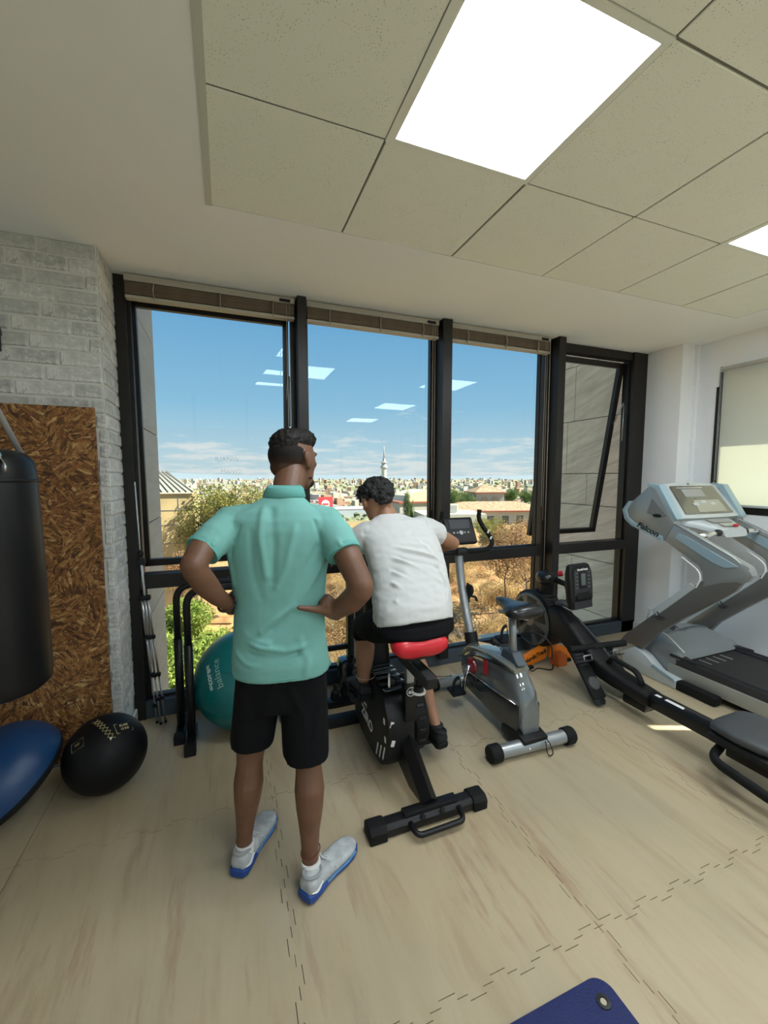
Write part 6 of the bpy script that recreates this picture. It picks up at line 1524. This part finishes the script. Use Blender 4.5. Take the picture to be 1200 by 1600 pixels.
# collar, hems and cuffs
cl = MB(); rings = []
for k in range(33):
    a = k * 2 * PI / 32; co, si = math.cos(a), math.sin(a)
    base = T(.022 + .074 * co, .012 + .064 * si, 1.497 - .012 * (si > 0) * si)
    mid = T(.026 + .064 * co, .016 + .056 * si, 1.545 - .022 * max(si, 0))
    out = T(.022 + .083 * co, .010 + .073 * si, 1.505 - .022 * max(si, 0))
    rings.append([base, mid, mid + V((0, 0, .004)), (mid + out) / 2 + V((0, 0, .010)), out, (base + out) / 2])
cl.quad_strip(rings, True, False); cl.build('collar', M_POLO2, shirt, smooth=True)
def ringband(c, ax_, r0, r1, h, name, m_, par, seg=28):
    MB().disc_axis(c, ax_, [(-h, r0 - .002), (-h, r0), (h, r1), (h, r1 - .004)], seg).build(name, m_, par, auto=AU)
ringband((-.082, 1.572, 1.324), V((-.084, 1.570, 1.322)) - V((-.050, 1.605, 1.355)), .0640, .0625, .009, 'cuff', M_POLO2, shirt)
ringband((.407, 1.500, 1.295), V((.408, 1.497, 1.292)) - V((.392, 1.545, 1.345)), .0690, .0675, .010, 'cuff', M_POLO2, shirt)
MB().tube([T(.006 + .188 * math.cos(a * PI / 20), -.006 + .128 * math.sin(a * PI / 20), .832) for a in range(41)], .0028, 6).build('hem_seam', M_POLO2, shirt)
# shorts
so = MB()
so.loft([(T(0, 0, z), a, b, LX, LY) for z, a, b in ((.68, .172, .115), (.76, .176, .122), (.86, .172, .118), (.92, .165, .11))], 32, 2.6)
def sleg(x0, x1, y, z0, z1, top):
    cx = (x0 + x1) / 2
    so.loft([((cx, y, z0), (x1 - x0) / 2, .098, (1, 0, 0), (0, 1, z1)), ((cx + (top[0] - cx) * .3, y + (top[1] - y) * .3, z0 + (.80 - z0) * .3), (x1 - x0) / 2 + .002, .100, (1, 0, 0), (0, 1, z1 * .6)), ((top[0], top[1], .80), .092, .11, LX, LY)], 30, 2.5)
tl = T(-.085, 0, .8); tr_ = T(.085, 0, .8)
sleg(-.018, .150, 1.665, .535, .12, tl); sleg(.176, .352, 1.565, .495, .12, tr_)
f2 = Folds(); f2.add([T(-.02, -.12, .80), T(-.06, -.12, .70), T(-.08, -.12, .60)], .005, .014).add([T(.03, -.12, .80), T(.09, -.12, .68), T(.10, -.12, .58)], .005, .014).add([T(-.12, -.10, .66), T(-.07, -.13, .62)], -.004, .012).add([T(.15, -.10, .72), T(.13, -.13, .60)], .005, .013)
shorts = remeshed(so, 'shorts', M_SHORT, man, .0068, 3, lambda co, no: co + no * (f2(co) + .004 * noise.noise(V((co.x * 8, co.y * 8, co.z * 4)))))

# shoes
def shoe(parent, heel, toe, name='shoe', up_m=None, sole_m=None, black=False, pitch=0.0, z=0.0, logo=True, k=1.0, side=1):
    h, t_ = V(heel), V(toe); d = (t_ - h); Ln = d.length; d.normalize(); up = V((0, 0, 1)); s_ = d.cross(up).normalized(); up = s_.cross(d).normalized()
    Pp = lambda a, b, c: h + d * (a * Ln) + s_ * b * k + up * c * k
    ring = lambda a, w, c0, c1, off=0.0: (Pp(a, off, (c0 + c1) / 2), w * k, (c1 - c0) / 2 * k, s_, up)
    root = MB()
    root.loft([ring(.00, .022, .030, .062), ring(.02, .031, .026, .082), ring(.08, .036, .024, .092), ring(.20, .037, .022, .088), ring(.34, .037, .021, .082, .002), ring(.48, .040, .020, .080, .003), ring(.62, .044, .020, .072, .004), ring(.76, .046, .020, .060, .004), ring(.88, .041, .020, .052, .002), ring(.96, .028, .022, .044), ring(.995, .012, .026, .036)], 26, 2.5)
    a = root.build(name, up_m, parent, auto=math.radians(70))
    sole = MB()
    sole.loft([ring(-.03, .018, .012, .036), ring(-.015, .032, .004, .040), ring(.04, .040, .000, .040), ring(.20, .041, .002, .034), ring(.36, .038, .006, .030), ring(.50, .042, .003, .028), ring(.66, .049, .000, .027), ring(.80, .050, .000, .026), ring(.92, .043, .003, .026), ring(.99, .028, .008, .027), ring(1.012, .012, .014, .025)], 26, 3.4)
    sole.build('sole', sole_m, a, auto=AU)
    if not black:
        mid = MB(); mid.loft([ring(.30, .0405, .020, .030), ring(.5, .0435, .018, .029), ring(.7, .0505, .015, .0265), ring(.88, .0475, .014, .025)], 20, 4); mid.build('light_blue_midsole', mat('light_blue_foam', (.10, .26, .50), .5), a, auto=AU)
    col = MB(); col.tube([Pp(.14 + .13 * math.cos(q * PI / 12), .030 * math.sin(q * PI / 12), .089 - .006 * math.cos(q * PI / 12)) for q in range(25)], .006, 8); col.build('collar_lining', up_m if black else mat('grey_lining', (.30, .31, .32), .8), a)
    lc = MB()
    for q in range(5):
        a0 = .36 + q * .052; zt = .083 - q * .005
        lc.tube([Pp(a0, -.020, zt - .004), Pp(a0 + .015, 0, zt + .004), Pp(a0 + .03, .020, zt - .005)], .0028, 6)
    lc.tube(bez([Pp(.37, 0, .088), Pp(.36, .016, .098), Pp(.40, .030, .088), Pp(.39, .010, .088)]), .002, 6); lc.tube(bez([Pp(.37, 0, .088), Pp(.35, -.014, .098), Pp(.41, -.026, .086)]), .002, 6)
    lc.build('laces', M_RUBBER if black else M_SOCK, a)
    if logo:
        lg = MB()
        for q, (p0, p1) in enumerate((((.40, .034), (.43, .062)), ((.43, .062), (.50, .032)), ((.50, .032), (.53, .058)), ((.36, .036), (.385, .060)))):
            lg.tube([Pp(p0[0], side * .0395, p0[1]), Pp((p0[0] + p1[0]) / 2, side * .0405, (p0[1] + p1[1]) / 2), Pp(p1[0], side * .036, p1[1])], .003, 6, flat=(1, .6))
        lg.build('side_emblem', mat('reflective_grey', (.45, .47, .50), .3, .5), a)
        pt = MB(); pt.tube(bez([Pp(.02, side * .030, .045), Pp(.10, side * .0375, .040), Pp(.2, side * .0385, .058)]), .005, 6, flat=(1, .4)); pt.build('heel_patch', M_WHITE, a)
    return a
M_SHOE = mat('grey_white_knit', (.50, .52, .53), .75, bump=.5, bscale=500, var=.22, vscale=22); M_BSOLE = mat('royal_blue_sole', (.010, .055, .26), .45)
shoe(man, (-.004, 1.612, 0), (.150, 1.868, 0), 'shoe', M_SHOE, M_BSOLE, side=1)
shoe(man, (.228, 1.425, 0), (.462, 1.592, 0), 'shoe', M_SHOE, M_BSOLE, side=1)
for c in ((.027, 1.662, .100), (.263, 1.487, .098)):
    MB().disc_axis(c, (0, 0.05, 1), [(-.05, .034), (-.03, .0365), (-.006, .0375), (-.002, .0345)], 24).build('sock', M_SOCK, man, auto=AU)
MB().tube([V((.263 + .0365 * math.cos(a * PI / 12), 1.493 + .0365 * math.sin(a * PI / 12), .134 + .008 * math.cos(a * PI / 12))) for a in range(25)], .0022, 6).build('anklet', mat('dark_red_cord', (.12, .02, .015), .7), man)
MB().tube([V((-.012, 1.625, 1.108)) + V((.9, -.30, .10)).normalized() * .031 * math.cos(a * PI / 10) + V((.25, .35, .9)).normalized() * .031 * math.sin(a * PI / 10) for a in range(21)], .0048, 8).build('bracelet', mat('dark_bead_bracelet', (.03, .015, .012), .3, coat=.5), man)

# ------------------------------------------------ the seated person
pr_ = thing('person', 'seated person pedalling bent forward in white T-shirt and black knee-length shorts', 'person', (.85, 1.95, .75))
X_ = V((1, 0, 0))
b = MB()
trunk = [((.842, 1.80, .86), .165, .115), ((.850, 1.83, .95), .150, .105), ((.865, 1.90, 1.06), .150, .100), ((.868, 1.99, 1.18), .168, .100), ((.855, 2.06, 1.27), .175, .095), ((.845, 2.10, 1.33), .12, .07)]
tn = V((0, -.93, .36))
b.loft([(c, a, bb_, X_, tn) for c, a, bb_ in trunk], 24, 2.2)
chain(b, [((.835, 2.08, 1.33), .058), ((.815, 2.12, 1.385), .054), ((.80, 2.16, 1.43), .052)])
K2 = 1.05; H2 = V((.778, 2.165, 1.455)); FW2 = V((-.14, .85, -.50)); UP2 = V((-.10, .45, .9))
P2, R2 = head(b, H2, FW2, UP2, K2)
leg(b, (.755, 1.85, .86), (.715, 2.19, .715), (.690, 2.13, .385), .98, (0, -1, 0))
leg(b, (.93, 1.85, .86), (1.005, 2.17, .575), (1.072, 1.985, .165), .98, (-.1, -1, 0))
arm(b, [((1.02, 2.08, 1.30), .052), ((1.12, 2.12, 1.25), .049), ((1.22, 2.16, 1.205), .046), ((1.285, 2.19, 1.175), .042), ((1.27, 2.22, 1.165), .041), ((1.19, 2.30, 1.135), .038), ((1.12, 2.36, 1.115), .030), ((1.09, 2.385, 1.105), .026)])
hand(b, (1.09, 2.385, 1.105), (-.6, .35, -.35), (.3, .3, .9), (-.3, .9, 0), .95, .9)
arm(b, [((.675, 2.08, 1.28), .052), ((.60, 2.14, 1.22), .048), ((.545, 2.20, 1.165), .043), ((.55, 2.23, 1.15), .041), ((.58, 2.32, 1.13), .036), ((.60, 2.36, 1.12), .029), ((.605, 2.385, 1.112), .026)])
hand(b, (.605, 2.385, 1.112), (.4, .4, -.35), (-.2, .3, .9), (.3, .9, 0), .95, .9)
remeshed(b, 'body', M_SKIN2, pr_, .0055, 4)
eyes(P2, R2, pr_, K2)
mb, E_ = hair_cap(P2, R2, H2, FW2, K2)
E_(0, -.006, .045, .086, .104, .070); E_(0, -.062, .014, .074, .050, .066); E_(0, .05, .062, .070, .050, .046); E_(-.06, -.03, .028, .032, .058, .046); E_(.06, -.03, .028, .032, .058, .046); E_(0, -.075, -.03, .055, .025, .035)
remeshed(mb, 'hair', M_HAIRG, pr_, .0052, 2, lambda co, no: co + no * (.016 * noise.noise(co * 34) + .010 * noise.noise(co * 80) + .004 * noise.noise(co * 190)))
# T-shirt
sh = MB()
sh.loft([(c, a, bb_, X_, tn) for c, a, bb_ in (((.842, 1.80, .862), .200, .150), ((.846, 1.815, .92), .204, .150), ((.858, 1.86, 1.00), .205, .142), ((.870, 1.92, 1.09), .204, .134), ((.872, 1.985, 1.175), .210, .128), ((.862, 2.045, 1.255), .215, .118), ((.850, 2.085, 1.315), .185, .095), ((.838, 2.105, 1.345), .115, .075), ((.830, 2.11, 1.365), .078, .062))], 40, 2.35)
sh.tube([(.99, 2.07, 1.29), (1.07, 2.10, 1.27), (1.140, 2.13, 1.243)], [.080, .076, .071], 22); chain(sh, [((.99, 2.07, 1.285), .076)])
sh.tube([(.70, 2.07, 1.265), (.62, 2.13, 1.215), (.575, 2.17, 1.185)], [.080, .076, .070], 22); chain(sh, [((.70, 2.07, 1.27), .076)])
f3 = Folds(2.4)
def bk(x, s): # a point on the back, s from hem 0 to shoulders 1
    c = V((.842, 1.80, .862)).lerp(V((.855, 2.06, 1.30)), s); return V((x, c.y - .125, c.z + .045))
for (x0, s0), (x1, s1), (x2, s2), am, w in (((.70, .90), (.80, .80), (.95, .74), .006, .011), ((.72, .82), (.84, .70), (1.0, .60), .0075, .011), ((.70, .74), (.82, .60), (.98, .50), -.006, .011), ((.74, .66), (.86, .52), (.96, .36), .0085, .011), ((.72, .56), (.80, .44), (.92, .26), -.007, .011), ((.74, .50), (.84, .36), (.90, .20), .007, .010), ((.72, .40), (.78, .28), (.86, .16), .006, .010), ((.98, .92), (.97, .75), (1.02, .55), -.005, .010), ((.92, .96), (.90, .84), (.97, .66), .006, .010), ((.76, .96), (.72, .82), (.70, .70), -.006, .009), ((.98, .46), (1.0, .30), (.97, .15), .006, .011), ((.72, .22), (.76, .13), (.84, .09), .005, .009), ((.86, .96), (.86, .88), (.92, .80), .004, .009)):
    f3.add([bk(x0, s0), bk(x1, s1), bk(x2, s2)], am, w)
tee = remeshed(sh, 'white_shirt', M_TEE, pr_, .0062, 2, lambda co, no: co + no * (f3(co) + .004 * noise.noise(V((co.x * 9 + co.z * 6, co.y * 5, co.z * 6))) + .003 * noise.noise(V((co.x * 26, co.y * 26, co.z * 40)))))
ringband((1.136, 2.128, 1.245), (.07, .03, -.027), .0730, .0722, .006, 'sleeve_hem', M_TEE, tee)
# shorts
so = MB()
so.loft([((.842, 1.80, .80), .165, .12, X_, V((0, 1, 0))), ((.842, 1.80, .84), .203, .155, X_, V((0, 1, 0))), ((.845, 1.815, .88), .205, .155, X_, V((0, 1, 0))), ((.85, 1.83, .93), .18, .13, X_, V((0, 1, 0)))], 32, 2.4)
chain(so, [((.745, 1.86, .855), .098), ((.728, 2.02, .79), .092), ((.716, 2.17, .735), .077), ((.712, 2.185, .700), .070)])
chain(so, [((.935, 1.86, .855), .098), ((.97, 2.01, .72), .090), ((1.003, 2.15, .60), .070), ((1.012, 2.155, .555), .062)])
remeshed(so, 'shorts', M_SHORT, pr_, .0072, 3, lambda co, no: co + no * .003 * noise.noise(co * 9))
M_BSH = mat('black_knit_shoe', (.010, .010, .011), .7, bump=.4, bscale=400)
shoe(pr_, (1.076, 1.915, .075), (1.055, 2.17, .115), 'shoe', M_BSH, M_RUBBER, True, logo=False, k=1.02)
shoe(pr_, (.690, 2.075, .345), (.672, 2.325, .335), 'shoe', M_BSH, M_RUBBER, True, logo=False, k=1.0)
for c, r in (((1.071, 1.978, .172), .040), ((.690, 2.128, .40), .040)):
    MB().disc_axis(c, (0, 0, 1), [(-.04, .040), (-.01, .041), (.012, r - .001), (.015, r - .004)], 24).build('sock', M_BSH, pr_, auto=AU)
MB().tube([V((.697 + .052 * math.cos(a * PI / 12), 2.12 + .05 * math.sin(a * PI / 12), .47)) for a in range(25)], .002, 5).build('anklet', mat('pale_bead_anklet', (.45, .42, .36), .5), pr_)
